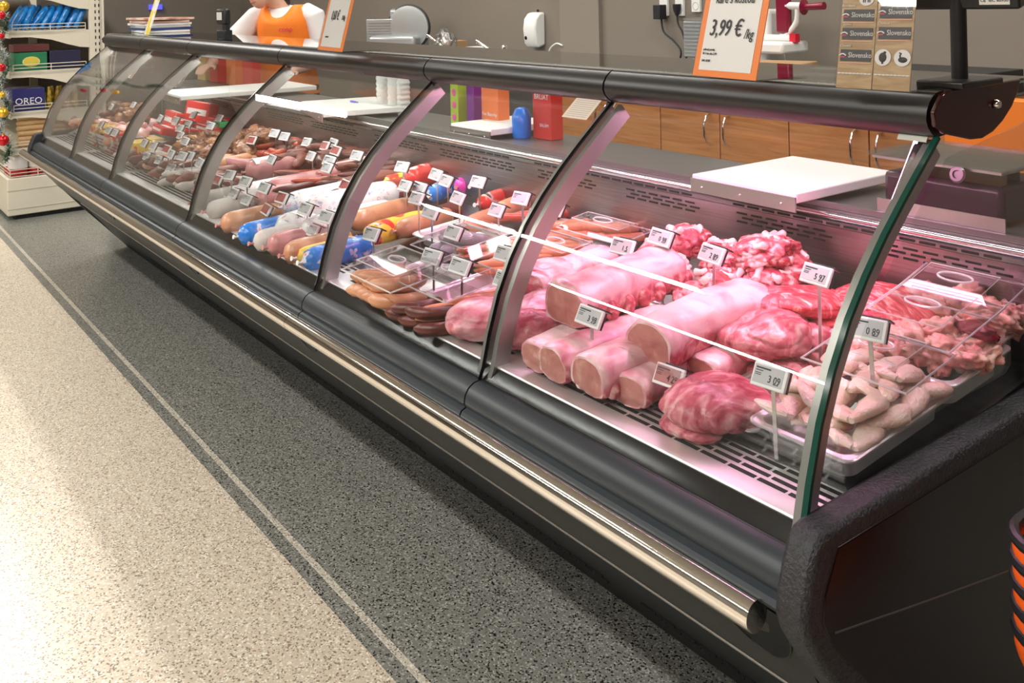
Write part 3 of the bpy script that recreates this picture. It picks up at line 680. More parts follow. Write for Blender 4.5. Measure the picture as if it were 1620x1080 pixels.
def heap(px0,py0,px1,py1,h,n,meshes,label,cat,group,name,hj=.02,sc=(.9,1.15),rz=None,tilt=.4):
    """n loose pieces over a picked quad region of the deck"""
    for i in range(n):
        px=rnd.uniform(px0,px1);t=(px-px0)/(px1-px0+1e-9);py=py0+(py1-py0)*rnd.random()
        p=spot(px,py,h+rnd.uniform(0,hj))
        if p.y>1.70:p.y=1.70-rnd.uniform(0,.05)
        if p.y<1.22:p.y=1.22+rnd.uniform(0,.05)
        me=meshes[i%len(meshes)]
        put(name,me,p,(rnd.uniform(-tilt,tilt),rnd.uniform(-tilt,tilt),math.radians(rz+rnd.uniform(-30,30)) if rz is not None else rnd.uniform(0,6.2)),label,cat,group,rnd.uniform(*sc))
M_=lambda k,r,l,b,m:sm(k,r,l,b,m)
heap(400,212,540,262,.045,46,[M_('a1',.018,.13,.03,s_brown),M_('a2',.016,.15,.02,s_red),M_('a3',.02,.11,.02,s_dark)],'brown smoked sausage heaped at the back of the third bay','sausage','brown sausages at the back of the third bay','smoked_sausage',.05)
heap(480,262,590,300,.045,26,[M_('b1',.010,.24,.01,s_red),M_('b2',.011,.22,.02,s_dark)],'long thin dried sausage with strings in the third bay','sausage','dried sausages in the third bay','dried_sausage',.04,rz=75,tilt=.15)
heap(540,225,640,262,.045,18,[M_('c1',.016,.22,.02,s_dark),M_('c2',.014,.20,.01,s_brown)],'dark smoked sausage against the back wall of the third bay','sausage','dark sausages by the back wall','smoked_sausage',.05,rz=70,tilt=.15)
sl=[lump('smoked_piece',(.05,.04,.028),70+i,smoked,.3,2.2,.4,4) for i in range(4)]
heap(290,215,390,245,.06,30,sl,'golden brown smoked meat piece in the fourth bay','smoked meat','smoked meat pieces in the fourth bay','smoked_meat',.03)
heap(400,205,435,225,.08,6,sl,'smoked pork knuckle at the left back of the third bay','smoked meat','smoked knuckles in the third bay','smoked_knuckle',.03)
dks=[M_('d1',.020,.16,.02,s_dark),M_('d2',.018,.18,.01,s_brown),M_('d3',.016,.2,.0,s_grey)]
heap(255,262,350,300,.03,40,dks,'dark salami lying front to back in the fourth bay','salami','dark salamis at the front of the fourth bay','dark_salami',.03,rz=88,tilt=.1)
heap(235,240,330,262,.04,26,[M_('e1',.022,.13,.02,s_grey),M_('e2',.02,.12,.02,s_tan),M_('e3',.018,.14,.02,s_dark)],'short cured sausage in the middle of the fourth bay','sausage','short cured sausages in the fourth bay','cured_sausage',.03,rz=80,tilt=.15)
heap(345,228,400,262,.05,14,[M_('f1',.02,.16,.02,s_tan),M_('f2',.02,.12,.02,s_pink)],'peach coloured ham piece beside the fourth glass rib','ham','peach ham pieces','ham_piece',.03,rz=80,tilt=.15)
# red packs in the fourth bay
def pack(px,py,h,d,m,lb,name='vacuum_pack',rot=(0,0,0),stripe=None,cat='pack',group=None):
    p=spot(px,py,h);
    if p.y>1.69:p.y=1.69
    if p.y<1.25:p.y=1.25
    t=thing(name,lb,cat,p,rot,group);mb=MB()
    mb.box((0,0,0),d);o=part('wrapper',mb,m,t,bevel=.006)
    if stripe:
        mb=MB();mb.box((0,-d[1]*.5-.0006,0),(d[0]*.8,.001,d[2]*.28));mb.box((0,0,d[2]*.5+.0006),(d[0]*.8,d[1]*.35,.001));part('printed_band',mb,stripe,t)
    return t
redp=mat('red pack film',(.72,.02,.02),.25)
names=['back left red pack with white band in the fourth bay','tall red pack standing at the back wall of the fourth bay','red pack next to the back tags of the fourth bay','flat red pack near the smoked meat','flat red pack left of the smoked meat','red pack half hidden by three tags','red pack lying right of the tall one','small red pack at the rear rib']
for i,(px,py,h,d) in enumerate(((275,190,.09,(.22,.05,.09)),(318,178,.12,(.30,.05,.11)),(345,196,.08,(.2,.06,.05)),(300,208,.06,(.22,.10,.04)),(262,206,.06,(.20,.09,.04)),(288,198,.08,(.2,.06,.06)),(335,205,.07,(.2,.1,.04)),(368,190,.08,(.12,.06,.05)))):
    pack(px,py,h,d,redp,names[i],rot=(-.25,0,rnd.uniform(-.1,.1)),stripe=white)
pack(350,196,.10,(.10,.05,.03),green,'green herb bundle behind the tags of the fourth bay','herb_bundle',cat='garnish')
pack(232,224,.05,(.16,.12,.04),cheese,'yellow cheese block in the fifth bay','cheese_block',cat='cheese')
pack(190,203,.06,(.16,.10,.05),cheese,'small yellow cheese wedge among the fifth bay tags','cheese_wedge',cat='cheese')
for i,(px,py,m,lb) in enumerate(((160,230,redp,'red bottle shaped pack standing low in the fifth bay'),(150,215,c_yel,'yellow topped pack behind the red one in the fifth bay'),(175,238,s_dark,'dark wrapped loaf in the fifth bay'),(128,228,c_yel,'yellow pack near the far end of the counter'),(112,232,redp,'small red pack near the far end of the counter'),(190,245,c_yel,'low yellow pack behind the sixth glass rib'))):
    pack(px,py,.06,(.12,.10,.11),m,lb,'deli_pack')
heap(150,195,235,215,.05,30,[M_('g1',.02,.14,.02,s_pink),lump('ham_chunk',(.05,.04,.03),91,fold,.3,2,.3,3),M_('g2',.018,.12,.02,s_tan)],'pink sliced meat portion in the fifth bay','sliced meat','sliced meat portions in the fifth bay','meat_portion',.04)
heap(170,165,235,190,.07,22,sl+[M_('g3',.02,.14,.02,s_dark)],'dark smoked piece at the back of the fifth bay','smoked meat','smoked pieces in the fifth bay','smoked_meat',.05)
heap(190,222,260,262,.03,26,dks,'cured salami at the front of the fifth bay','salami','salamis at the front of the fifth bay','cured_salami',.03,rz=88,tilt=.1)
heap(95,190,150,235,.05,26,[M_('h1',.02,.12,.02,s_grey),M_('h2',.02,.12,.02,s_tan),M_('h3',.016,.14,.02,s_red)],'small deli sausage at the far end of the counter','sausage','deli sausages at the far end','deli_sausage',.05)
# ---- price tags -----------------------------------------------------------
frame_m=mat('white tag frame',(.85,.85,.84),.35);screen_m=mat('e-paper screen',(.50,.50,.52),.3);screen_r=mat('red e-paper screen',(.42,.10,.10),.3)
ink=mat('black ink',(.01,.01,.012),.5)
def tag_proto(sm_,h,digits=None):
    Q=.66
    t=thing('price_tag','small white electronic price tag','price tag',(0,0,0))
    R=Matrix.Rotation(math.radians(-30),3,'X');c=Vector((0,0,h))
    def b(n,off,d,m,bev=0):
        mb=MB();mb.box(Vector((0,0,0)),[q*Q for q in d]);mb.v=[R@(v+Vector(off)*Q)+c for v in mb.v];return part(n,mb,m,t,bevel=bev)
    b('frame',(0,0,0),(.094,.010,.054),frame_m,.0015)
    b('screen',(-.002,-.0054,.001),(.080,.001,.041),sm_)
    b('clip',(.012,.016,.030),(.072,.030,.004),blackp)
    b('backing',(0,.008,0),(.096,.006,.050),blackp)
    mb=MB()
    for (x,z,w_,hh) in((-.018,.015,.040,.0035),(-.028,.009,.020,.002),(-.030,.003,.016,.0016),(-.030,-.001,.016,.0016),(.022,-.014,.014,.0018)):
        mb.box((x,-.0062,z),(w_,.0006,hh))
    mb.v=[R@(v*Q)+c for v in mb.v];part('printed_lines',mb,ink,t)
    if digits:
        R4=R.to_4x4();o=text(digits,.024*Q,(0,0,0),(0,0,0),ink,t,'price',.8)
        M=Matrix.Translation(c)@R4@Matrix.Translation((.016*Q,-.0064*Q,-.006*Q))@Matrix.Rotation(PI/2,4,'X')@Matrix.Diagonal((.8,1,1,1));o.matrix_local=M
    mb=MB();mb.box((0,.006,h/2-.006),(.007,.0015,h-.012));part('stem',mb,steel,t)
    return t
protos={}
def get_proto(kind,h,dg):
    k=(kind,round(h,2),dg)
    if k not in protos:
        p=tag_proto(screen_r if kind=='r' else screen_m,round(h,2),dg);protos[k]=[p,False]
    return protos[k]
TG=[ # px,py (display centre), stem h, kind, digits, label
 (1222,598,.135,'g','3 09','tall grey price tag in front of the chicken wings'),
 (1060,596,.120,'r','4 29','grey price tag with a dark reddish screen before the pork leg tray'),
 (930,500,.165,'g','3 98','tall grey price tag standing before the round loin cut faces'),
 (797,443,.16,'g',None,'grey price tag left of the first glass rib over the pale leg'),
 (726,421,.16,'g',None,'price tag over the front frankfurters'),
 (682,406,.15,'g',None,'price tag over the dark blood sausages'),
 (624,417,.12,'g',None,'low price tag before the tan smoked sausages'),
 (589,371,.16,'g',None,'price tag beside the second glass rib over the tan sausages'),
 (1042,375,.16,'g','0 98','price tag at the rear above the knuckle bones'),
 (984,390,.14,'g','1 5','small price tag between the thin sausages and the big loin'),
 (1123,401,.17,'g','2 89','price tag stuck into the middle of the bone heap'),
 (1292,435,.19,'g','5 97','tall price tag standing before the beef slab'),
 (1380,522,.17,'g','0 89','price tag with a black clip right of the end glass rib'),
 (799,402,.13,'g',None,'price tag between the frankfurters and the first glass rib'),
 (717,368,.12,'g',None,'price tag over the blue-grey sausages'),
 (660,314,.13,'g',None,'large price tag on a double stem behind the second rib'),
 (679,335,.13,'g',None,'price tag over the pale tan salami'),
 (786,333,.10,'g',None,'price tag resting over the tan salami with the knotted end'),
 (825,314,.14,'g',None,'price tag over the chequered red salami'),
 (756,288,.12,'g',None,'price tag in front of the round blue ham'),
 (723,313,.11,'g',None,'price tag over the small blue ham'),
 (705,286,.12,'g',None,'price tag with a black clip before the red salami'),
 (688,276,.13,'g',None,'white price tag tilted back on the red salami'),
 (637,264,.13,'g',None,'price tag touching the second rib near the back wall'),
 (641,294,.11,'g',None,'lower price tag right of the second rib'),
 (662,297,.10,'g',None,'price tag squeezed under the double stem one'),
 (876,330,.10,'g',None,'price tag lying flat on the thin rear sausages'),
 (434,211,.12,'w',None,'white price tag highest above the brown sausages'),
 (450,216,.12,'w',None,'white price tag touching the highest one on its right'),
 (399,222,.12,'r',None,'price tag with red screen at the fourth glass rib'),
 (486,225,.12,'w',None,'white price tag above the curved brown sausage'),
 (515,231,.12,'r',None,'price tag with red screen at the back of the third bay'),
 (530,238,.12,'r',None,'price tag with red screen just below its twin'),
 (526,226,.12,'w',None,'white price tag behind the two red screens'),
 (492,247,.11,'g',None,'price tag in the middle of the brown sausages'),
 (564,246,.12,'g',None,'price tag in front of the bacon roll'),
 (517,265,.12,'g',None,'price tag above the knotted dried sausages'),
 (519,254,.13,'g',None,'price tag hiding behind the dried sausage tag'),
 (429,252,.11,'g',None,'price tag over the dusky pink ham'),
 (576,272,.12,'r',None,'red screen price tag left of the second rib'),
 (545,293,.11,'r',None,'red screen price tag over the fat white ham roll'),
 (417,297,.12,'g',None,'tall price tag over the white ham rolls'),
 (446,313,.12,'r',None,'red screen price tag with a long black clip in the third bay'),
 (388,287,.10,'g',None,'price tag over the white ham rolls at the fourth rib'),
 (390,316,.12,'g',None,'grey price tag on a wide stem over the paper wrapped salami'),
 (421,331,.10,'r',None,'low red screen price tag over the blue spotted salami'),
 (482,330,.12,'g',None,'grey price tag in the middle of the white ham rolls'),
 (459,347,.12,'g',None,'grey price tag over the netted ham'),
 (515,343,.13,'g',None,'grey price tag with a long black clip over the sausage loaf'),
 (493,364,.11,'g',None,'lowest grey price tag at the front of the third bay'),
 (370,306,.10,'g',None,'price tag over the mould salamis'),
 (364,277,.12,'g',None,'teal tinted price tag right of the fourth rib'),
 (253,187,.12,'g',None,'price tag left of the red packs'),(278,190,.12,'g',None,'price tag on the front of the back red pack'),(306,182,.12,'w',None,'white price tag before the tall red pack'),
 (297,196,.12,'g',None,'price tag between the two red packs'),(285,203,.12,'g',None,'price tag below the middle of the red packs'),(347,187,.12,'w',None,'price tag at the right end of the tall red pack'),
 (373,193,.12,'w',None,'white price tag next to the fourth rib top'),(333,199,.12,'w',None,'price tag lying over the herb bundle'),(285,214,.10,'g',None,'price tag over the flat red pack'),
 (292,223,.10,'g',None,'price tag in front of the smoked meat'),(228,226,.12,'g',None,'price tag beside the fifth rib'),(243,231,.12,'g',None,'price tag second from the fifth rib'),
 (263,236,.12,'r',None,'reddish price tag over the cured sausages'),(271,244,.12,'g',None,'price tag in front of the reddish one'),(288,247,.12,'g',None,'price tag left of the bigger pair in the fourth bay'),
 (301,247,.12,'g',None,'bigger price tag in the middle of the fourth bay'),(232,247,.10,'g',None,'low price tag at the front left of the fourth bay'),(251,253,.10,'g',None,'low price tag over the cured salamis'),
 (270,266,.10,'g',None,'lowest price tag of the fourth bay'),(315,257,.12,'g',None,'price tag above the bluish reflection in the fourth bay'),(329,262,.10,'g',None,'price tag left of the fourth rib foot'),(345,285,.08,'r',None,'small red screen price tag at the fourth rib foot'),
 (176,169,.14,'w',None,'highest white price tag in the fifth bay'),(211,166,.13,'g',None,'price tag at the back wall of the fifth bay'),(141,190,.12,'g',None,'price tag near the far end glass joint'),
 (160,197,.12,'g',None,'price tag over the far red pack'),(171,206,.12,'g',None,'price tag in the fifth bay middle'),(181,210,.12,'g',None,'price tag right of the middle one in the fifth bay')]
for (px,py,h,kd,dg,lb) in TG:
    d=(.0)
    p=spot(px,py,h+.012)
    if p.y<1.186 : p=at(px,py,'y',1.186)
    if p.y>1.70: p=at(px,py,'y',1.70)
    hh=max(.06,min(.2,p.z-(zdeck(p.y)+.006 if p.y>1.2 else .7035)))
    pr_,used=get_proto(kd,hh,dg)
    loc=(p.x,p.y-.0,p.z-round(hh,2));rot=(0,math.radians(rnd.uniform(-3,3)),math.radians(rnd.uniform(-4,10)))
    if not used: protos[(kd,round(hh,2),dg)][1]=True;o=pr_;o.location=loc;o.rotation_euler=rot;o['label']=lb;o['group']='price tags in the counter'
    else: dup(pr_,loc,rot,lb,'price tags in the counter')
# ================================================================ staff side
def RZ(a): return Matrix.Rotation(math.radians(a),4,'Z')
wood=nmat('orange wood laminate',[(.25,(.36,.14,.045)),(.5,(.50,.21,.075)),(.75,(.60,.28,.11))],scale=3,detail=5,rough=.35,bump=.05,stretch=(1,6,14),dist=1.2)
wtop=mat('grey-green worktop',(.16,.18,.17),.3)
CY=3.0
# base cabinets
xs=[-3.64,-3.28,-2.945,-2.61,-2.27,-1.93,-1.60]
lbl=['farthest orange wood base cabinet seen through the glass','orange wood cabinet beside the farthest one','orange wood cabinet left of the cutting board','orange wood cabinet with a long arched handle behind the cutting board','orange wood cabinet right above the cutting board','orange wood cabinet beside the end glass rib']
for i in range(6):
    a,b=xs[i],xs[i+1];t=thing('base_cabinet',lbl[i],'cabinet',((a+b)/2,CY+.28,0),group='base cabinets of the staff side')
    mb=MB();mb.box((0,.012,.52),(b-a-.002,.54,1.04));part('body',mb,wood,t)
    mb=MB();mb.box((0,-.272,.55),(b-a-.006,.02,.94));dr=part('door',mb,wood,t,bevel=.002)
    s=(-1 if i%2 else 1)*((b-a)/2-.05)
    mb=MB();mb.tube([(s,-.282,.80),(s,-.305,.81),(s,-.318,.84),(s,-.318,.89),(s,-.305,.92),(s,-.282,.93)],.005,8);hd=part('handle',mb,tube_m,dr)
t=thing('worktop','long grey worktop against the taupe wall','worktop',(-3.5,3.3,0))
mb=MB();mb.box((-.15,0,1.06),(4.1,.60,.04));part('top',mb,wtop,t,bevel=.004)
t=thing('steel_cabinet','plain stainless cabinet under the worktop left of the wood doors','cabinet',(-4.67,3.33,0))
mb=MB();mb.box((0,0,.52),(2.0,.5,1.038));part('body',mb,mat('stainless front',(.35,.34,.33),.35,.8),t)
t=thing('drawer_unit','orange topped wooden cabinet behind the canopy end plate','cabinet',(-1.10,3.25,0))
mb=MB();mb.box((0,-.32,.42),(.98,.06,.84));part('body',mb,wood,t)
mb=MB();mb.box((0,-.32,.965),(1.0,.06,.24));part('orange_panel',mb,mat('orange laminate',(.85,.22,.02),.4),t,bevel=.004)
# boards
def board(corners,z,lb,th=.022):
    c=[at(px,py,'z',z) for px,py in corners];cx=sum((p for p in c),Vector())/4
    e=(c[3]-c[0]+c[2]-c[1])/2;d=(c[1]-c[0]+c[2]-c[3])/2;w=e.length;h=d.length;an=math.atan2(e.y,e.x)
    t=thing('cutting_board',lb,'cutting board',(cx.x,cx.y,z-th),(0,0,an),'cutting boards on the ledge')
    mb=MB();mb.box((0,0,th/2),(w,h,th));part('slab',mb,whiteb,t,bevel=.003)
    mb=MB();mb.box((0,-h/2-.003,-.002),(w,.004,.032));part('steel_edge',mb,steel,t)
    mb=MB()
    for s in(-.38,0,.38): mb.ell((s*w,-h/2-.006,-.004),(.003,.002,.003),0,8,6)
    o=part('rivets',mb,chrome,t);o['kind']='stuff'
board([(1114,275),(1236,246),(1400,266),(1280,313)],1.0,'large white cutting board on the ledge behind the raw pork')
board([(728,197),(800,180),(858,190),(800,206)],1.0,'small white cutting board behind the wrapped salamis')
board([(489,163),(580,150),(612,166),(538,180)],1.0,'white cutting board with a blue knife behind the brown sausages')
board([(318,146),(395,126),(430,133),(360,155)],1.0,'white cutting board near the red packs')
p=at(560,161,'z',1.004);mb=MB();mb.tube([(-.03,0,0),(-.01,0,.0),(.03,.004,0)],[.004,.005,.002],8);o=part('blue_knife',mb,mat('blue handle',(.08,.06,.5),.3));o.location=p;tag(o,'small blue handled knife lying on the third white board','knife')
# packs on the ledge; green, orange and red ones stand in for reflections
def boxthing(nm,lb,cat,px,pb,Y,w,d,h,m,rz=0,txt=None,tm=None,ts=.02,zb=None,tz=.5,group=None):
    p=at(px,pb,'y',Y);z=p.z if zb is None else zb
    t=thing(nm,lb,cat,(p.x,Y,z),(0,0,math.radians(rz)),group)
    mb=MB();mb.box((0,0,h/2),(w,d,h));part('carton',mb,m,t,bevel=.002)
    if txt: text(txt,ts,(0,-d/2-.001,h*tz),(PI/2,0,0),tm or white,t)
    return t
orangeb=mat('orange carton',(.80,.20,.06),.4);redb=mat('red carton',(.62,.04,.03),.35);purp=mat('purple film',(.22,.03,.28),.3);grn=mat('lime green film',(.45,.60,.06),.3)
ZL=.9625
t=boxthing('reflected_green_pack','tall lime green pack with pink dots, a glass reflection built on the ledge','pack',727,225,1.93,.05,.04,.20,grn,zb=ZL)
for k in range(4):
    mb=MB();mb.ell((0,-.021,.03+k*.045),(.013,.002,.014),0,12,8);part('pink_dot',mb,mat('pink print',(.8,.1,.35),.3),t)
boxthing('purple_pack','small purple pack right of the lime green one','pack',752,225,1.95,.045,.04,.15,purp,zb=ZL)
boxthing('reflected_orange_carton','orange carton with white script, a built glass reflection behind the small board','carton',785,225,1.95,.10,.05,.16,orangeb,zb=ZL,txt='Fun Baterky',ts=.018,tz=.35)
mb=MB();mb.lathe([(0,0),(.028,0),(.032,.01),(.032,.07),(.02,.095),(.01,.10),(0,.10)],20);o=part('blue_jar',mb,mat('blue plastic',(.02,.2,.75),.25));o.location=(at(826,230,'y',1.9).x,1.9,ZL);tag(o,'round blue jar on the ledge right of the orange carton','jar')
t=boxthing('reflected_red_carton','red carton with white lettering, a built glass reflection near the first rib','carton',868,245,1.95,.095,.05,.19,redb,zb=ZL,txt='BRUAT',ts=.024,tz=.72)
text('SALÁM',.015,(.012,-.026,.045),(PI/2,0,0),white,t)
text('ŠAL 3 ox',.012,(.012,-.026,.17),(PI/2,0,0),white,t)
# cups
for i,(px,pb,h,lb) in enumerate(((607,222,.16,'white roll of paper bags on the ledge'),(625,226,.20,'tall stack of white paper cups on the ledge'),(640,232,.15,'short white paper roll behind the second rib'))):
    mb=MB();mb.lathe([(0,0),(.022,0),(.027,.01)]+[(.024+.004*(k%2),.02+k*(h-.03)/12) for k in range(13)]+[(.02,h),(0,h)],20);o=part('paper_stack',mb,white);o.location=(at(px,pb,'y',1.93).x,1.93,ZL);tag(o,lb,'paper stack')
for i,(px,c,lb) in enumerate(((345,redb,'red and white box standing in for a reflection in the fourth bay'),(372,orangeb,'orange reflection box next to the fourth support tube'),(398,redb,'red checked box left of the white board'),(325,mat('sand paper bag',(.62,.42,.18),.7),'sand coloured reflection bag left of the red box'))):
    boxthing('reflection_box',lb,'box',px,130,1.97,.14,.05,.15,c,zb=ZL)  # boxes added in place of the red and white glass reflections
gal_=mat('smoky clear plastic',(.20,.15,.16),.2)
# deli scale at the end
p=at(1600,330,'y',1.93)
t=thing('deli_scale','dark deli scale with a clear platform at the near end of the ledge','scale',(-1.02,1.93,ZL),(0,0,math.radians(-3)))
mb=MB();mb.box((0,.0,.045),(.26,.19,.07));part('body',mb,mat('dark plum plastic',(.06,.03,.04),.3),t,bevel=.012)
mb=MB();mb.box((.0,-.005,.118),(.30,.24,.006));part('platform',mb,acryl,t)
mb=MB();mb.box((0,-.005,.111),(.28,.22,.006));part('steel_plate',mb,steel,t)
mb=MB();mb.lathe([(0,0),(.02,0),(.024,.006),(.02,.012),(.012,.012),(.010,.006),(0,.006)],24,M=Matrix.Translation((.06,-.125,.100))@Matrix.Rotation(PI/2.4,4,'X')@Matrix.Scale(.7,4));part('level_knob',mb,gal_,t)
mb=MB()
for s in(-.1,.1): mb.tube([(s,.0,.078),(s,.0,.112)],.012,10)
part('post_pair',mb,blackp,t)
# steel guard strip with screws on ledge
mb=MB();mb.box((0,0,0),(.26,.003,.03));o=part('screwed_strip',mb,steel);o.location=(-.99,1.765,.985);tag(o,'screwed steel strip standing on the ledge before the scale','strip')
# ---- wall things
Y=WY
def wpt(px,py): return at(px,py,'y',Y)
def soc(px,lb,plug,w=17,bot=25):
    a=wpt(px,bot);s=.0033;t=thing('wall_socket',lb,'socket',(a.x,Y-.0,a.z),group='wall sockets')
    mb=MB();mb.box((0,-.008,.055),(w*s,.016,.11));part('plate',mb,white,t,bevel=.002)
    mb=MB();mb.lathe([(.017,0),(.019,.002),(.021,0)],20,M=Matrix.Translation((0,-.016,.03))@Matrix.Rotation(PI/2,4,'X'));part('socket_ring',mb,mat('grey line',(.45,.45,.43),.5),t)
    return t
soc(1053,'left wall socket with a square black adapter plugged in',1);soc(1078,'middle wall socket with a round black plug',1);soc(1104,'right plain socket plate partly behind the price sign',0,bot=19)
def curve3(pts,k=8):
    out=[];P_=[Vector(p) for p in pts];P_=[P_[0]]+P_+[P_[-1]]
    for i in range(1,len(P_)-2):
        for j in range(k):
            t=j/k;a,b,c,d=P_[i-1:i+3];out.append(.5*((2*b)+(c-a)*t+(2*a-5*b+4*c-d)*t*t+(3*b-a-3*c+d)*t**3))
    out.append(P_[-2]);return out
def cable(nm,lb,pix,r=.005,plug=None,m=blackp,y=Y-.03):
    pts=[at(px,py,'y',y) for px,py in pix];o0=pts[0].copy();t=thing(nm,lb,'cable',o0)
    mb=MB();mb.tube(curve3([q-o0 for q in pts]),r,8);part('cord',mb,m,t)
    mb=MB()
    if plug=='sq': mb.box((-.0,-.01,.03),(.05,.05,.075))
    else: mb.tube([(0,0,-.01),(0,-.0,.02),(0,0,.05)],[.008,.02,.022],12)
    if plug: part('plug',mb,blackp,t,bevel=.003 if plug=='sq' else 0)
cable('power_cable','black power cable hanging from the left socket adapter',[(1046,28),(1050,50),(1066,65),(1077,80),(1075,95),(1068,108)],plug='sq')
cable('power_cable','black power cable hanging from the middle socket',[(1071,22),(1073,38),(1080,52),(1086,80),(1084,106)],plug='rd')
cable('drain_hose','thin white hose looping down beside the soap dispenser',[(890,72),(880,69),(870,78),(867,94)],m=white)
a=wpt(854,76);t=thing('soap_dispenser','white wall mounted soap dispenser above the sink','soap dispenser',a)
s=.0037
mb=MB();pr_=[(0,.02),(-.055,.005),(-.075,.03),(-.085,.12),(-.075,.18),(-.045,.215),(0,.22)];mb.sweep(pr_,-.06,.06);part('housing',mb,white,t,bevel=.012)
mb=MB();mb.ell((-.035,-.079,.065),(.012,.004,.012),0,14,8);part('window',mb,blackg,t)
mb=MB();mb.tube([(.0,-.01,.22),(.0,-.01,.235)],.006,8);part('lock',mb,blackp,t)
WT=1.081
# slicers
def slicer(px,pb,Yd,lb,mm,acc,flip=1):
    a=at(px,pb,'y',Yd);t=thing('meat_slicer',lb,'slicer',(a.x,Yd,WT),(0,0,math.radians(35)))
    z=a.z-WT
    mb=MB();mb.box((0,0,.05),(.34,.26,.10));part('base',mb,mm,t,bevel=.02)
    mb=MB();mb.lathe([(0,-.01),(.145,-.01),(.15,0),(.145,.012),(.12,.016),(0,.018)],40,M=Matrix.Translation((.08,-.02,z+.14))@Matrix.Rotation(PI/2,4,'X'));part('blade_guard',mb,mm,t)
    mb=MB();mb.lathe([(.148,-.012),(.156,-.008),(.156,.008),(.148,.012)],40,M=Matrix.Translation((.08,-.015,z+.14))@Matrix.Rotation(PI/2,4,'X'));part('blade_edge',mb,acc,t)
    mb=MB();mb.box((-.13,-.03,z+.10),(.20,.012,.20));part('thickness_plate',mb,mm,t,bevel=.02)
    mb=MB()
    for k in range(9): mb.box((-.13,-.038,z+.03+.018*k),(.17,.003,.004))
    part('plate_grooves',mb,mat('groove shade',(.25,.27,.27),.4),t,kind='stuff')
    mb=MB();mb.box((0,.02,.17),(.12,.10,.22));part('motor_block',mb,mm,t,bevel=.02)
    mb=MB();mb.box((.02,-.15,z-.02),(.36,.14,.02));part('tray_plate',mb,steel,t,bevel=.003)
    return t
gal=mat('cast grey aluminium',(.42,.44,.44),.35,.5)
slicer(632,76,3.25,'grey meat slicer with a round blade guard behind the counter',gal,blackp)
a=at(1150,92,'y',3.3)
t=thing('meat_slicer','burgundy and white slicer half hidden behind the large price sign','slicer',(a.x,3.3,WT),(0,0,0))
burg=mat('burgundy enamel',(.22,.01,.035),.2)
def rel(px,py,y=3.3): q=at(px,py,'y',y);return Vector((q.x-a.x,y-3.3,q.z-WT))
mb=MB();mb.box((rel(1160,60)+Vector((0,.08,-.1))),(.36,.12,.45));part('body',mb,white,t,bevel=.02)
q0,q1=rel(1083,90),rel(1115,33);c=(q0+q1)/2;mb=MB();mb.box((c.x,0,c.z),(abs(q1.x-q0.x),.012,abs(q1.z-q0.z)));part('thickness_plate',mb,gal,t,bevel=.03)
mb=MB()
for k in range(12): mb.box((c.x,-.008,c.z-.095+.017*k),(abs(q1.x-q0.x)*.9,.003,.004))
part('plate_grooves',mb,mat('groove shade',(.25,.27,.27),.4),t,kind='stuff')
q=rel(1240,0);r2=rel(1240,52);mb=MB();mb.box(((q.x+r2.x)/2,0,(q.z+r2.z)/2+.05),(.065,.03,(q.z-r2.z)+.1));part('burgundy_column',mb,burg,t,bevel=.008)
mb=MB();mb.tube([rel(1245,9),rel(1270,10),rel(1275,10)],[.016,.016,.014],12);mb.tube(curve3([rel(1262,12),rel(1260,35),rel(1245,55),rel(1236,56)]),.012,10);part('white_arm',mb,white,t)
mb=MB();mb.tube([rel(1268,11),rel(1272,11),rel(1276,11),rel(1304,9)],[.012,.034,.014,.016],14);part('handle',mb,burg,t)
mb=MB();q=rel(1225,74);mb.box(q,(.22,.18,.05));part('white_tray',mb,white,t,bevel=.012)
mb=MB();mb.tube([rel(1205,60),rel(1255,60)],.015,12);part('slide_rod',mb,white,t)
mb=MB();q=rel(1257,60);mb.box(q,(.03,.03,.035));part('rod_end',mb,mat('red cap',(.6,.01,.03),.3),t)
# faucets
def faucet(px,pb,lb,sc=1,fl=1):
    a=at(px,pb,'y',3.35);t=thing('mixer_tap',lb,'tap',(a.x,3.35,WT));z=a.z-WT
    mb=MB();mb.tube([(0,0,0),(0,0,z+.02)],.018,14);part('stem',mb,chrome,t)
    mb=MB();mb.tube([(0,0,z),(-.05*fl,-.03,z+.035),(-.15*fl,-.08,z+.11),(-.16*fl,-.085,z+.115),(-.165*fl,-.085,z+.10)],[.013,.011,.010,.010,.010],12);part('spout',mb,chrome,t)
    mb=MB();mb.box((0,0,z+.055),(.03,.03,.07));part('lever_body',mb,chrome,t,bevel=.008)
faucet(798,95,'chrome mixer tap of the sink below the soap dispenser')
faucet(716,84,'small chrome tap left of the carton with the open lid')
def wbox(nm,lb,cat,px,py0,py1,w,m,Yd=3.3,d=.12,txt=None,tm=None,rz=0):
    a=at(px,py1,'y',Yd);b=at(px,py0,'y',Yd);t=thing(nm,lb,cat,(a.x,Yd,WT),(0,0,math.radians(rz)))
    mb=MB();mb.box((0,0,(b.z-WT)/2),(w,d,b.z-WT));part('carton',mb,m,t,bevel=.003)
    if txt:text(txt,.03,(0,-d/2-.002,b.z-WT-.04),(PI/2,0,0),tm or blackp,t)
    return t
wbox('carton','white carton with an orange corner on the worktop','carton',752,74,88,.13,white)
wbox('carton','orange topped small carton left of the sink','carton',725,80,90,.07,orangeb)
mb=MB();me=lump('plastic_bag',(.10,.06,.09),5,glass('milky bag',(.8,.8,.78),.3,1.5,1.4,.2),.3,2,.3,4);o=put('plastic_bag',me,(at(705,75,'y',3.25).x,3.25,1.14),(0,0,0),'crumpled clear plastic bag beside the grey slicer','bag')
mb=MB();mb.box((0,0,.1),(.13,.1,.2));t=wbox('carton','brown carton behind the plastic bag','carton',721,64,80,.10,mat('brown card',(.42,.26,.13),.8),3.42)
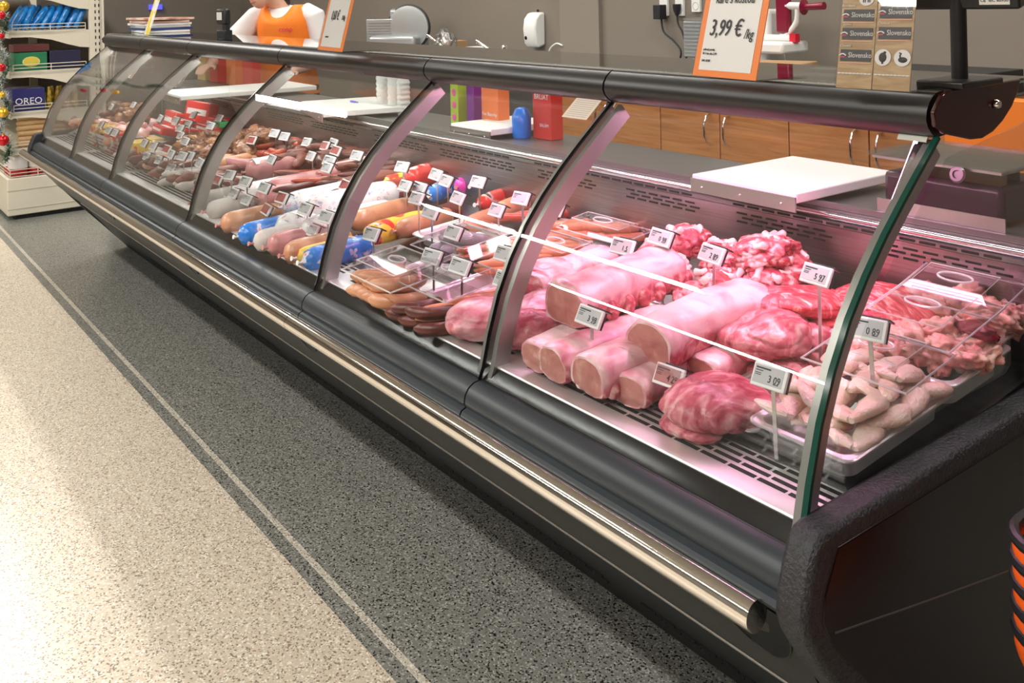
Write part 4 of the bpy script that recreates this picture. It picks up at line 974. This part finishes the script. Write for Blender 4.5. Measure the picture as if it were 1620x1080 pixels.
wbox('food_carton','carton printed with shrimp colours left of the sink','carton',765,89,100,.14,nmat('food print',[(.4,(.8,.75,.65)),(.55,(.75,.35,.15)),(.7,(.85,.8,.7))],scale=40,rough=.4,bump=0),3.2,.05)
wbox('food_carton','carton printed with green leaves right of the tap','carton',833,93,104,.16,nmat('leaf print',[(.45,(.85,.83,.75)),(.52,(.08,.4,.08)),(.62,(.8,.5,.15)),(.7,(.85,.83,.75))],scale=22,rough=.4,bump=0),3.2,.05)
wbox('pale_box','pale grey storage box under the wall pillar','box',877,97,115,.22,mat('pale grey plastic',(.55,.60,.58),.4),3.15,.3)
wbox('pale_box','pale grey storage box right of its twin','box',926,100,118,.20,mat('pale grey plastic',(.55,.60,.58),.4),3.15,.3)
wbox('dark_box','dark teal storage box beside the pale ones','box',976,103,120,.20,mat('dark teal plastic',(.04,.07,.075),.4),3.15,.3)
wbox('dark_box','dark cable box with loose white cables below the sockets','box',1040,107,122,.36,mat('dark teal plastic',(.04,.07,.075),.4),3.15,.3)
for i,pix in enumerate((((1040,104),(1052,106),(1060,116),(1050,122)),((1066,106),(1078,112),(1082,123)))): cable('white_cable',['thin white cable curling over the dark cable box','second thin white cable right of the curling one'][i],pix,.004,None,white,2.99)
wbox('brown_carton','open brown cardboard carton behind the large price sign','carton',1225,98,124,.28,mat('brown card',(.42,.26,.13),.8),3.1,.2,rz=15)
a=at(1305,112,'y',2.9);mb=MB();mb.add([(-.11,-.05,0),(.10,-.05,.004),(.12,.08,.02),(-.02,.08,.05),(-.12,.06,.01)],[(0,1,2,3,4)]);mb.add([(-.11,-.05,-.245),(.10,-.05,-.245),(.12,.08,-.245),(-.12,.06,-.245)],[(0,1,2,3)])
t=wbox('paper_pile','white paper pile on the worktop left of the brochure stand','paper',1305,110,126,.18,white,3.1,.2)
t=wbox('label_printer','black label printer with a silver strip behind the brochure stand','printer',1490,108,128,.42,blackp,3.05,.25)
# canopy-top things
ZT=1.2668
a=at(1545,130,'z',1.28)
t=thing('customer_display','black customer display on a round post at the near end of the canopy','display',(-.812,1.505,ZT))
mb=MB();mb.box((0,.02,.006),(.080,.13,.012));part('foot_plate',mb,blacks,t,bevel=.003)
mb=MB();mb.tube([(.0,.02,.01),(.0,.02,.21)],.0128,24);part('post',mb,blackp,t)
mb=MB();mb.box((0,0,.0),(.19,.035,.13));o=part('screen_housing',mb,blackp,t,bevel=.004);o.location=(.0,.02,.192);o.rotation_euler=(math.radians(8),0,math.radians(12))
mb=MB();mb.box((0,0,0),(.045,.001,.03));l=part('rating_label',mb,white,o);l.location=(.058,-.0182,-.042)
for k in range(3):
    mb=MB()
text('CE  IEC 60950',.007,(.058,-.0190,-.050),(PI/2,0,0),ink,o)
text('MODEL 12V 2A',.006,(.058,-.0190,-.040),(PI/2,0,0),ink,o)
# price signs
def sign(px0,py0,px1,py1,h,lb,lines,lean=15,dep=.13,frame=(.95,.26,.03)):
    A=at(px0,py0,'z',ZT+.002);B=at(px1,py1,'z',ZT+.002);B=Vector((B.x,B.y,B.z));w=(B-A).length;c=(A+B)/2;an=math.atan2(B.y-A.y,B.x-A.x)
    t=thing('price_sign',lb,'price sign',(c.x,c.y,ZT+.001),(0,0,an))
    M=Matrix.Rotation(-math.radians(lean),4,'X')
    def b(nm,c_,d_,m,bev=0):
        mb=MB();mb.X=M;mb.box(c_,d_);return part(nm,mb,m,t,bevel=bev)
    b('orange_frame',(0,0,h/2),(w,.002,h),mat('orange print',frame,.4))
    b('white_sheet',(0,-.0015,h/2),(w*.82,.001,h-.024),mat('white sheet',(.86,.86,.84),.35),.0)
    b('acrylic_cover',(0,-.003,h/2),(w*1.02,.0012,h),acryl)
    mb=MB();mb.box((0,dep/2,0.0),(w*1.02,dep,.003));part('acrylic_foot',mb,acryl,t)
    for (s,sz,x,z,sx,sh) in lines:
        o=text(s,sz,(0,0,0),(0,0,0),ink,t,'lettering',sx,shear=sh);o.matrix_local=M@Matrix.Translation((x*w,-.0042,z))@Matrix.Rotation(PI/2,4,'X')@Matrix.Diagonal((sx,1,1,1))
    return t
sign(1096,118,1196,127,.235,'large orange framed price sign reading 3,99 on the canopy',[('3,99 €',.046,-.07,.094,.72,.15),('/kg',.027,.30,.084,.72,.15),('káré s kosťou',.026,.0,.152,.72,.15),('bravčové',.026,.0,.198,.72,.1),('pultový predaj',.006,-.28,.052,.9,0),('SK 1 kus ako 2,99',.006,-.26,.044,.9,0),('SAR 36207',.006,-.30,.030,.9,0)])
sign(503,78,541,82,.235,'slim orange framed price sign reading 0,60 beside the shop worker',[('0,60 €',.045,-.05,.115,.55,.15),('/100g',.022,.30,.108,.55,.1),('šunka duži',.026,.08,.192,.6,.15),('pultový predaj',.008,-.2,.045,.6,0)])
# brochure stand with wood-look leaflets
A=at(1322,137,'z',ZT+.002);B=at(1440,144,'z',ZT+.002);w=(B-A).length;c=(A+B)/2;an=math.atan2(B.y-A.y,B.x-A.x)
t=thing('leaflet_stand','clear stand with two wood-look origin leaflets beside the display post','stand',(c.x,c.y,ZT+.001),(0,0,an))
M=Matrix.Rotation(-math.radians(12),4,'X');wl_=nmat('wood print',[(.3,(.36,.23,.11)),(.5,(.48,.33,.17)),(.7,(.58,.42,.24))],scale=4,detail=5,rough=.4,bump=0,stretch=(3,1,22),dist=1)
plaq=mat('dark label print',(.05,.05,.06),.4);salm=mat('salmon line',(.85,.50,.38),.5)
for s in(-1,1):
    mb=MB();mb.X=M;mb.box((s*w*.25,0,.12),(w*.485,.002,.24));lf=part('leaflet',mb,wl_,t)
    mb=MB();mb.X=M;zs=[.054,.090,.121] if s<0 else [.092,.126]
    for z in zs: mb.box((s*w*.25,-.0018,z),(w*.42,.001,.019))
    part('dark_label',mb,plaq,lf,kind='stuff')
    mb=MB();mb.X=M
    for z in zs: mb.box((s*w*.25,-.0018,z-.0125),(w*.43,.001,.0012))
    part('salmon_line',mb,salm,lf,kind='stuff')
    def tx(st,sz,x,z,m,sx=.9,sh=0):
        o=text(st,sz,(0,0,0),(0,0,0),m,lf,'lettering',sx);o.matrix_local=M@Matrix.Translation((x,-.0028,z))@Matrix.Rotation(PI/2,4,'X')@Matrix.Diagonal((sx,1,1,1))
    for z in zs:
        tx('Slovensko',.0125,s*w*.25+.008,z,white,.8)
        mb=MB();mb.X=M;mb.tube([(s*w*.25-.028+.012*q/4,-.003,z+.002-.003*((q-2)/2)**2) for q in range(5)],.0012,6);part('flag_swoosh',mb,white,lf)
        mb=MB();mb.X=M;mb.box((s*w*.25-.022,-.003,z-.003),(.008,.0006,.002));part('flag_red',mb,mat('flag red',(.7,.05,.15),.4),lf)
        tx(['Chované','Zabité','Rozrábané'][zs.index(z)%3],.006,s*w*.25-.018,z+.0155,white)
    mb=MB();mb.X=M
    for q in range(9): mb.ell((s*w*.25-.026+.0065*q,-.002,.024),(.0035,.0006,.0014),0,8,6)
    part('ornament_row',mb,white,lf,kind='stuff')
    cs=[(-.016,.052),(.016,.052)] if s>0 else [(.012,.150)]
    if s>0: cs.append((.014,.153))
    for (x,z) in cs:
        mb=MB();mb.X=M;mb.tube([(s*w*.25+x,-.0012,z),(s*w*.25+x,-.0026,z)],.0135,24);part('white_roundel',mb,white,lf)
        mb=MB();mb.X=M
        if x<0 and z<.1:
            mb.ell((s*w*.25+x,-.003,z),(.0065,.0006,.008),0,14,8);mb.ell((s*w*.25+x+.003,-.003,z+.008),(.0025,.0006,.002),0,8,6);mb.box((s*w*.25+x,-.003,z-.0085),(.003,.0006,.004))
        elif z<.1:
            mb.ell((s*w*.25+x+.001,-.003,z-.003),(.0075,.0006,.0045),0,14,8);mb.tube([(s*w*.25+x-.003,-.003,z-.001),(s*w*.25+x-.004,-.003,z+.004),(s*w*.25+x-.002,-.003,z+.007),(s*w*.25+x-.005,-.003,z+.008)],.0012,6)
        else:
            mb.ell((s*w*.25+x,-.003,z+.002),(.008,.0006,.005),0,14,8)
            for q in(-.005,-.002,.003,.006): mb.box((s*w*.25+x+q,-.003,z-.0045),(.0015,.0006,.007))
        part('farm_animal_symbol',mb,ink,lf)
mb=MB();mb.X=M;mb.box((0,-.0045,.12),(w*1.02,.0012,.24));part('acrylic_cover',mb,acryl,t)
mb=MB();mb.box((0,.075,0),(w*1.02,.15,.003));part('acrylic_foot',mb,acryl,t)
# scanner
a=at(345,62,'z',ZT);t=thing('handheld_scanner','small black scanner standing on the canopy left of the worker','scanner',(a.x,a.y+.03,ZT),(0,0,math.radians(25)))
mb=MB();mb.box((0,0,.02),(.05,.05,.04));mb.tube([(.01,0,.02),(.012,0,.09)],.017,12);part('stand',mb,blackp,t,bevel=.004)
mb=MB();mb.box((0,0,.0),(.06,.035,.07));o=part('head',mb,blackp,t,bevel=.008);o.location=(0,-.005,.10)
mb=MB();mb.box((-.006,-.019,.003),(.03,.002,.035));part('window',mb,mat('grey window',(.6,.62,.6),.2),o)
# magazines
a=at(215,52,'z',ZT);cols=[white,mat('navy print',(.03,.05,.18),.35),mat('grey print',(.5,.5,.5),.35),white,mat('blush print',(.7,.45,.38),.35),white]
nm=['bottom white flyer of the pile on the far canopy','navy flyer in the pile on the far canopy','grey flyer in the middle of the pile','white flyer above the grey one','brownish flyer near the top of the pile','top flyer of the pile with a photo print']
for i in range(6):
    mb=MB();mb.box((0,0,0),(.36,.26,.012));m_=cols[i] if i<5 else nmat('photo print',[(.4,(.45,.2,.12)),(.6,(.8,.6,.5))],scale=9,rough=.3,bump=0)
    o=part('flyer',mb,m_,None,bevel=.001);o.location=(a.x-.02+rnd.uniform(-.02,.02),a.y+.14,ZT+.007+i*.0135+(.004 if i==5 else 0));o.rotation_euler=(rnd.uniform(-.01,.01),0,rnd.uniform(-.15,.15));tag(o,nm[i],'flyer','flyers piled on the far canopy')
A=at(232,55,'z',ZT);mb=MB();mb.box((0,0,.15),(.09,.002,.30));o=part('dotted_card',mb,nmat('yellow dotted card',[(.0,(.75,.78,.78)),(.50,(.75,.78,.78)),(.56,(.8,.62,.08)),(.7,(.8,.62,.08))],scale=24,detail=0,rough=.35,bump=0));o.location=(A.x,A.y,ZT+.002);o.rotation_euler=(math.radians(-18),0,0);tag(o,'pale card strip with yellow dots leaning at the flyer pile','card')
a=at(246,11,'x',-9.43);mb=MB();mb.box((0,0,0),(.03,.12,.05));o=part('blue_display',mb,mat('blue lit display',(.05,.05,.4),.3,emit=(.10,.10,.9),es=1.2));o.location=a;tag(o,'tiny blue lit display on the far wall','display')
# paper sheet at the first rib, sticker at the end rib
A=at(920,172,'y',1.40);mb=MB();mb.box((0,0,0),(.085,.0012,.06));o=part('notice_sheet',mb,mat('cream paper',(.72,.62,.52),.6));o.location=A;o.rotation_euler=(math.radians(-50),0,math.radians(0));tag(o,'cream notice sheet taped inside the glass at the first rib','notice')
mb=MB()
for k in range(9): mb.box((0,-.001,.024-k*.006),(.07,.0006,.0012))
l=part('print_lines',mb,mat('grey line',(.45,.45,.43),.5),o,kind='stuff')
A=at(1445,213,'y',1.43);mb=MB();mb.box((0,0,0),(.05,.0012,.022));o=part('small_sticker',mb,mat('pale sticker',(.62,.62,.55),.4));o.location=A;o.rotation_euler=(math.radians(-35),0,0);tag(o,'pale sticker under the canopy beside the end rib','sticker')
# ================================================================ shop worker
B=at(455,66,'y',2.38)
pt=thing('person','person in a white t-shirt and orange vest bending over the counter','person',(B.x,2.38,-.0),(0,0,math.radians(38)))
skin=nmat('skin',[(.3,(.62,.36,.26)),(.7,(.70,.43,.32))],scale=6,rough=.45,bump=.05,sss=.1)
def remesh(o,v,sm_=6):
    r=o.modifiers.new('remesh','REMESH');r.mode='VOXEL';r.voxel_size=v;r.use_smooth_shade=True
    s=o.modifiers.new('smooth','SMOOTH');s.iterations=sm_;s.factor=.5
mb=MB()
T=mb.tube
T([(0,.02,.84),(0,.02,.95),(0,.01,1.08),(0,-.01,1.22),(0,-.02,1.33),(0,-.015,1.38)],[.145,.15,.12,.145,.155,.10],24,flat2=.66)
T([(-.005,-.01,1.34),(-.03,-.05,1.41),(-.07,-.10,1.46)],[.06,.05,.05],16)
# head, chin tilted down and to her right
H=Vector((-.10,-.15,1.505));Rh=Euler((math.radians(22),math.radians(-8),math.radians(-22))).to_matrix()
mb.ell(H+Rh@Vector((0,.01,.02)),(.074,.092,.10),0,24,16,Rh);mb.ell(H+Rh@Vector((0,-.035,-.045)),(.052,.05,.065),0,20,12,Rh)
mb.ell(H+Rh@Vector((0,-.095,-.01)),(.012,.018,.022),0,12,8,Rh)       # nose
for s in(-1,1): mb.ell(H+Rh@Vector((s*.075,.01,-.005)),(.010,.018,.028),0,12,8,Rh)
def arm(s,pts,rs): T(pts,rs,16)
RA=[(-.14,-.01,1.36),(-.19,-.03,1.33),(-.27,-.13,1.22),(-.33,-.20,1.13),(-.30,-.33,1.09),(-.27,-.42,1.07)]
LA=[(.14,-.01,1.36),(.185,-.01,1.33),(.215,.00,1.20),(.225,-.01,1.10),(.20,-.14,1.04),(.17,-.25,1.02)]
rr_=[.055,.056,.044,.038,.032,.024]
arm(-1,RA,rr_);arm(1,LA,rr_)
def hand(w,d):
    d=Vector(d).normalized();side=Vector((d.y,-d.x,0)).normalized();w=Vector(w)
    T([w-d*.01,w+d*.03,w+d*.075],[.022,.034,.032],14,flat=.5)
    for k,(o_,l) in enumerate(((-.026,.060),(-.009,.070),(.009,.066),(.026,.052))):
        b=w+d*.07+side*o_;T([b,b+d*l*.45+Vector((0,0,-.004)),b+d*l*.8+Vector((0,0,-.016)),b+d*l+Vector((0,0,-.028))],[.0092,.0088,.008,.0065],10)
    b=w+d*.02+side*-.03;T([b,b-side*.022+d*.02,b-side*.028+d*.045+Vector((0,0,-.01))],[.011,.010,.008],10)
hand(RA[-1],(.1,-1,-.12));hand(LA[-1],(-.1,-1,-.12))
for s in(-1,1):
    T([(s*.08,.02,.86),(s*.09,.02,.70),(s*.09,.01,.48),(s*.09,.03,.28),(s*.09,.03,.08)],[.09,.085,.06,.055,.042],16)
    T([(s*.09,.06,.045),(s*.09,-.02,.04),(s*.095,-.12,.03)],[.04,.042,.032],14,flat=.8)
bd=part('body',mb,skin,pt);remesh(bd,.007,4)
mb=MB();T=mb.tube
T([(0,.02,.90),(0,.01,1.08),(0,-.01,1.22),(0,-.02,1.33),(0,-.018,1.385),(0,-.02,1.40)],[.158,.135,.158,.166,.125,.075],28,flat2=.66)
T([(-.12,-.01,1.36),(-.19,-.03,1.335),(-.265,-.125,1.225),(-.285,-.15,1.195)],[.066,.069,.066,.066],18);T([(.12,-.01,1.36),(.187,-.01,1.335),(.215,.0,1.20),(.218,.0,1.16)],[.066,.068,.062,.062],18)
ts=part('t_shirt',mb,nmat('white cotton',[(.3,(.78,.76,.76)),(.7,(.86,.84,.84))],scale=8,rough=.7,bump=.3,bscale=25),pt);remesh(ts,.007,4)
mb=MB();T=mb.tube
org=nmat('orange vest cloth',[(.3,(.90,.20,.01)),(.7,(.96,.26,.02))],scale=7,rough=.6,bump=.35,bscale=14)
vs=[];n=36
for (z,rx,ry,cy) in((.86,.185,.14,.02),(1.0,.165,.13,.01),(1.10,.160,.128,.0),(1.22,.172,.142,-.01),(1.30,.166,.144,-.02),(1.345,.155,.134,-.02),(1.385,.142,.115,-.018),(1.408,.128,.090,-.015)):
    for j in range(n):
        a_=2*PI*j/n;zz=z
        c_,s_=math.cos(a_),math.sin(a_)
        if z>1.31: # round neckline in front
            zz=z-(.075*max(0,1-(abs(c_)/.62)**2) if s_<0 else .02*max(0,1-(abs(c_)/.6)**2))*(z-1.30)/.105
        vs.append((rx*math.copysign(abs(c_)**.85,c_),cy+ry*math.copysign(abs(s_)**.85,s_),zz))
fs=[(i*n+j,i*n+(j+1)%n,(i+1)*n+(j+1)%n,(i+1)*n+j) for i in range(7) for j in range(n)]
mb.add(vs,fs);ve=part('vest',mb,org,pt);so=ve.modifiers.new('solid','SOLIDIFY');so.thickness=.004;so.offset=1;sb=ve.modifiers.new('sub','SUBSURF');sb.levels=1;sb.render_levels=2
lo_=text('coop',.042,(.075,-.160,1.262),(math.radians(88),0,math.radians(14)),mat('magenta print',(.65,.01,.12),.5),pt,'chest_lettering')
mb=MB();T=mb.tube
for (o_,d_) in (((0,.045,.05),(.082,.075,.085)),((0,.065,-.01),(.076,.06,.08)),((.03,.10,-.05),(.05,.045,.06))): mb.ell(H+Rh@Vector(o_),d_,0,20,14,Rh)
T([H+Rh@Vector((.03,.11,-.04)),H+Rh@Vector((.05,.12,-.10)),H+Rh@Vector((.055,.11,-.16))],[.035,.03,.014],12)
T([H+Rh@Vector((.07,.0,.03)),H+Rh@Vector((.078,.015,-.03)),H+Rh@Vector((.07,.03,-.09))],[.015,.014,.008],10)
hr=part('hair',mb,nmat('dark hair',[(.3,(.012,.008,.006)),(.7,(.035,.02,.014))],scale=20,rough=.4,bump=.5,stretch=(8,8,1)),pt);remesh(hr,.006,3)
for s,nm_ in((-1,'eye'),(1,'eye')):
    mb=MB();mb.ell(H+Rh@Vector((s*.030,-.076,.015)),(.013,.008,.008),0,14,10,Rh);part('eye',mb,mat('eye white',(.75,.72,.70),.2),pt)
mb=MB();T=mb.tube;T([H+Rh@Vector((-.024,-.080,-.052)),H+Rh@Vector((0,-.090,-.050)),H+Rh@Vector((.024,-.080,-.052))],[.003,.006,.003],10);part('lips',mb,mat('lip',(.50,.16,.14),.4),pt)
mb=MB();T=mb.tube
for s in(-1,1): T([(s*.08,.02,.92),(s*.09,.02,.70),(s*.09,.01,.48),(s*.09,.03,.28),(s*.09,.03,.12)],[.105,.097,.075,.07,.06],18)
tr_=part('trousers',mb,mat('dark trousers',(.03,.03,.035),.8),pt);remesh(tr_,.01,3)
# ================================================================ far shelving unit
cream=mat('cream shelf enamel',(.72,.68,.56),.4)
GX=-7.14;GL=2.25;gx0=GX-GL
g=thing('shelving_unit','cream supermarket shelving unit at the far end of the counter','shelving unit',(GX,1.4,0))
def gp(n,mb,m,**k):
    mb.v=[v-Vector((GX,1.4,0)) for v in mb.v];return part(n,mb,m,g,**k)
mb=MB();mb.box(((GX+gx0)/2,1.36,.155),(GL,.54,.25));gp('base_plinth',mb,cream,bevel=.006)
mb=MB();mb.box(((GX+gx0)/2,1.37,.015),(GL-.05,.46,.03));gp('foot_rail',mb,blackp)
for z in(.075,.20):
    mb=MB();mb.box((GX+.001,1.36,z),(.004,.54,.006));gp('plinth_groove',mb,mat('cream shade',(.6,.56,.45),.5))
mb=MB();mb.box(((GX+gx0)/2,1.70,1.1),(GL,.02,2.1));gp('back_panel',mb,mat('dark back panel',(.10,.09,.08),.6))
for x in(GX-.02,gx0+.02):
    mb=MB();mb.box((x,1.675,1.1),(.04,.10,2.2));gp('upright',mb,cream,bevel=.003)
for yy in(1.665,1.69):
    mb=MB();z=.35
    while z<2.0: mb.box((GX+.001,yy,z),(.003,.007,.022));z+=.045
    gp('upright_slots',mb,slotm,kind='stuff')
def fence(z,x):
    mb=MB()
    for dz in(.0,.022,.045): mb.tube([(x,1.14,z+dz),(x,1.60,z+dz)],.0028,6)
    for y in(1.14,1.375,1.60): mb.tube([(x,y,z-.005),(x,y,z+.045)],.0028,6)
    gp('wire_fence',mb,cream)
for z in(1.53,1.262,.99,.718,.472):
    mb=MB();mb.box(((GX+gx0)/2,1.37,z-.012),(GL,.50,.024));mb.box(((GX+gx0)/2,1.125,z-.02),(GL,.012,.045));gp('shelf',mb,cream,bevel=.002)
    mb=MB();mb.sweep([(1.12,z-.002),(1.12,z-.036),(1.25,z-.038),(1.38,z-.06),(1.48,z-.095),(1.56,z-.118),(1.625,z-.125),(1.625,z-.002)],GX-.004,GX);gp('bracket',mb,cream)
    fence(z+.004,GX-.003)
mb=MB()
for dz in(.03,.052,.075): mb.tube([(GX-.004,1.11,.28+dz-.02),(GX-.004,1.62,.28+dz-.02)],.0028,6)
for y in(1.11,1.28,1.45,1.62): mb.tube([(GX-.004,y,.275),(GX-.004,y,.335)],.0028,6)
for dz in(.03,.052,.075): mb.tube([(GX-.004,1.11,.28+dz-.02),(gx0,1.11,.28+dz-.02)],.0028,6)
gp('wire_fence',mb,cream)
bluef=nmat('blue foil',[(.3,(.0,.10,.42)),(.6,(.01,.28,.75)),(.8,(.15,.50,.85))],scale=30,rough=.15,bump=.8,spec=.8)
k_=0
for r_ in range(2):
    for i in range(8):
        y=1.17+i*.055
        mb=MB();mb.tube([(0,-.01,0),(0,0,.05),(.0,.015,.10),(0,.03,.15),(0,.035,.175)],[.018,.026,.026,.022,.012],12,flat=1.6)
        o=part('blue_snack_bag',mb,bluef);o.location=(GX-.07-r_*.14,y,1.275);o.rotation_euler=(math.radians(rnd.uniform(-22,-8)),0,rnd.uniform(-.2,.2))
        tag(o,'%s blue foil snack bag in the %s row of the upper shelf'%(order(i,8),['outer','inner'][r_]),'snack bag','blue snack bags')
def gbox(nm,lb,y,z,w,d,h,m,txt=None,tm=None,ts=.03,x=None,cat='box',dz=0):
    t=thing(nm,lb,cat,((GX-.02-w/2) if x is None else x,y,z));mb=MB();mb.box((0,0,h/2),(w,d,h));part('carton',mb,m,t,bevel=.004)
    if txt: text(txt,ts,(w/2+.001,0,h*.5+dz),(PI/2,0,PI/2),tm or white,t)
    return t
t=gbox('green_carton','green sweets carton with a gold badge on the second shelf',1.255,.995,.20,.20,.125,mat('green card',(.02,.20,.09),.4),'LUSION',white,.030)
mb=MB();mb.ell((.1005,0,.062),(.002,.055,.035),0,20,12);part('gold_badge',mb,mat('gold print',(.65,.55,.08),.35),t)
gbox('navy_carton','dark navy carton behind the green one on the second shelf',1.47,.995,.22,.20,.13,mat('navy card',(.02,.02,.06),.4))
gbox('wine_carton','wine red carton lying above the green one',1.26,1.125,.2,.22,.05,mat('wine card',(.12,.03,.03),.4))
gbox('purple_carton','blue violet biscuit carton with white lettering on the third shelf',1.235,.722,.22,.20,.155,mat('violet blue card',(.03,.03,.16),.35),'OREO',white,.062,dz=-.01)
mb=MB()
for i in range(7):
    mb=MB();mb.tube([(0,0,0),(0,.01,.07),(0,.03,.15)],[.016,.020,.010],8,flat=1.4);o=part('yellow_sweet_bag',mb,nmat('yellow brown film',[(.4,(.20,.12,.02)),(.6,(.55,.38,.05))],scale=30,rough=.25,bump=.4));o.location=(GX-.06-.05*(i%2),1.37+.028*i,.724);o.rotation_euler=(.2,0,0);tag(o,order(i,7)+' of the yellow brown sweet bags on the third shelf','sweet bag','yellow sweet bags')
brd=nmat('tan wafer roll',[(.3,(.50,.30,.13)),(.7,(.68,.46,.24))],scale=14,rough=.5,bump=.3)
for i in range(6):
    for j in range(2):
        mb=MB();mb.tube([(0,-.10,0),(0,-.09,0),(0,.09,0),(0,.10,0)],[.006,.019,.019,.006],12);o=part('wafer_roll_pack',mb,brd);o.location=(GX-.05,1.26+.215*j,.498+.036*i);tag(o,'%s wafer roll pack from below in the %s pile of the fourth shelf'%(['lowest','second','third','fourth','fifth','topmost'][i],['left','right'][j]),'wafer pack','wafer roll packs')
rw=nmat('red and white film',[(.40,(.75,.72,.72)),(.55,(.80,.76,.76)),(.60,(.50,.02,.05)),(.8,(.42,.01,.03))],scale=9,detail=2,rough=.2,bump=.6)
for i in range(4):
    for j in range(2):
        t=thing('bread_bag','%s red and white cake bag in the %s row above the plinth'%(['first','second','third','fourth'][i],['outer','inner'][j]),'cake bag',(GX-.08-.16*j,1.17+.125*i,.283),group='cake bags')
        mb=MB();mb.lathe([(0,0),(.055,0),(.062,.02),(.062,.055)],18);part('red_base',mb,mat('red film',(.45,.02,.03),.25),t)
        mb=MB();mb.lathe([(.062,.055),(.062,.10),(.050,.14),(.028,.165),(.016,.175),(.030,.19),(0,.192)],18);part('clear_top',mb,mat('white crinkled film',(.75,.72,.70),.2),t)
# garland
mb=MB();gr=random.Random(3)
def gar(mb,P_,n,L_,mi):
    for _ in range(n):
        a_=gr.uniform(0,2*PI);e=gr.uniform(-.5,.9);d=Vector((math.cos(a_),math.sin(a_),e)).normalized();q=P_+Vector((0,0,gr.uniform(-.03,.03)));l=gr.uniform(.6,1)*L_;s=d.cross(Vector((0,0,1))).normalized()*.0035
        mb.add([q-s,q+s,q+d*l],[(0,1,2)],mi if gr.random()<.85 else 1-mi)
for k in range(110):
    z=.42+k*.0155;c=Vector((GX+.02+.028*math.cos(k*.35),1.075+.028*math.sin(k*.35),z));gar(mb,c,55,.062,0 if (k//6)%3 else 1)
o=part('tinsel_garland',mb,[mat('frosted white tinsel',(.75,.78,.76),.5),mat('green tinsel',(.10,.18,.11),.5)],smooth=False);o['kind']='stuff';tag(o,'frosted green and white tinsel garland hanging at the shelf corner','garland')
redba=mat('red bauble',(.55,.01,.02),.12,.3);golda=mat('gold bauble',(.80,.50,.05),.2,.6)
for px,py,m,r,lb in((6,10,golda,.032,'gold bauble at the top of the garland'),(2,24,redba,.025,'red bauble under the top gold one'),(2,57,redba,.02,'small red bauble in the upper garland'),(2,107,redba,.026,'red bauble at the middle of the garland'),(3,150,golda,.02,'small orange gold bauble in the garland'),(5,178,golda,.032,'gold bauble low on the garland'),(5,222,redba,.036,'large red bauble lowest on the garland')):
    a=at(px,py,'y',1.02);t=thing('bauble',lb,'bauble',a);mb=MB();mb.ell((0,0,0),(r,r,r),0,20,14);part('ball',mb,m,t);mb=MB();mb.tube([(0,0,r*.95),(0,0,r*1.2)],r*.2,8);part('cap',mb,golda,t)
# ================================================================ basket stack
bo=mat('orange basket plastic',(.85,.12,.015),.35);Bx,By=-.435,1.355
bl=['topmost','second','third','fourth','lowest']
def rrect(w,d,r,z,n=6):
    out=[]
    for cx_,cy_,a0 in((w/2-r,d/2-r,0),(-w/2+r,d/2-r,90),(-w/2+r,-d/2+r,180),(w/2-r,-d/2+r,270)):
        for i in range(n+1):
            a_=math.radians(a0+90*i/n);out.append(Vector((cx_+r*math.cos(a_),cy_+r*math.sin(a_),z)))
    return out
def ringmesh(rs,close=False):
    mb=MB();n=len(rs[0]);vs=[v for r in rs for v in r];fs=[(k*n+j,k*n+(j+1)%n,(k+1)*n+(j+1)%n,(k+1)*n+j) for k in range(len(rs)-1) for j in range(n)]
    if close: fs.append(tuple((len(rs)-1)*n+j for j in range(n)))
    mb.add(vs,fs);return mb
for i in range(5):
    zt=.715-i*.030
    t=thing('shopping_basket',bl[i]+' orange shopping basket with a black rim in the stack by the counter end','shopping basket',(Bx,By,zt),group='stacked shopping baskets')
    mb=ringmesh([rrect(.372,.262,.06,-.002),rrect(.372,.262,.06,-.020),rrect(.366,.256,.055,-.03),rrect(.30,.20,.05,-.125),rrect(.29,.19,.05,-.128)],True);o=part('tub',mb,bo,t);so=o.modifiers.new('solid','SOLIDIFY');so.thickness=.003
    mb=MB();mb.tube(rrect(.368,.258,.06,.002),.0075,8,closed=True,flat=1.15);part('rim',mb,blackp,t)
    mb=MB();mb.tube([(-.165,0,.0),(-.165,-.08,.004),(-.11,-.105,.006),(.11,-.105,.006),(.165,-.08,.004),(.165,0,0)],.005,8);part('handle',mb,blackp,t)
t=thing('basket_stand','wire stand on castors under the shopping baskets','basket stand',(Bx,By,0))
mb=MB();mb.tube([v for v in rrect(.36,.26,.03,.462)],.006,8,closed=True);part('top_frame',mb,steel,t)
for sx in(-1,1):
    for sy in(-1,1):
        mb=MB();mb.tube([(sx*.175,sy*.125,.46),(sx*.175,sy*.125,.06)],.006,8);l=part('leg',mb,steel,t)
        mb=MB();mb.tube([(sx*.175-.008,sy*.125,.025),(sx*.175+.008,sy*.125,.025)],.025,16);part('castor',mb,blackp,l)
for zz in(.20,.33):
    mb=MB();mb.tube([v for v in rrect(.36,.26,.03,zz)],.004,8,closed=True);part('hoop',mb,steel,t)
S.view_settings.view_transform='Standard';S.view_settings.look='None';S.view_settings.exposure=0.12;S.view_settings.gamma=1
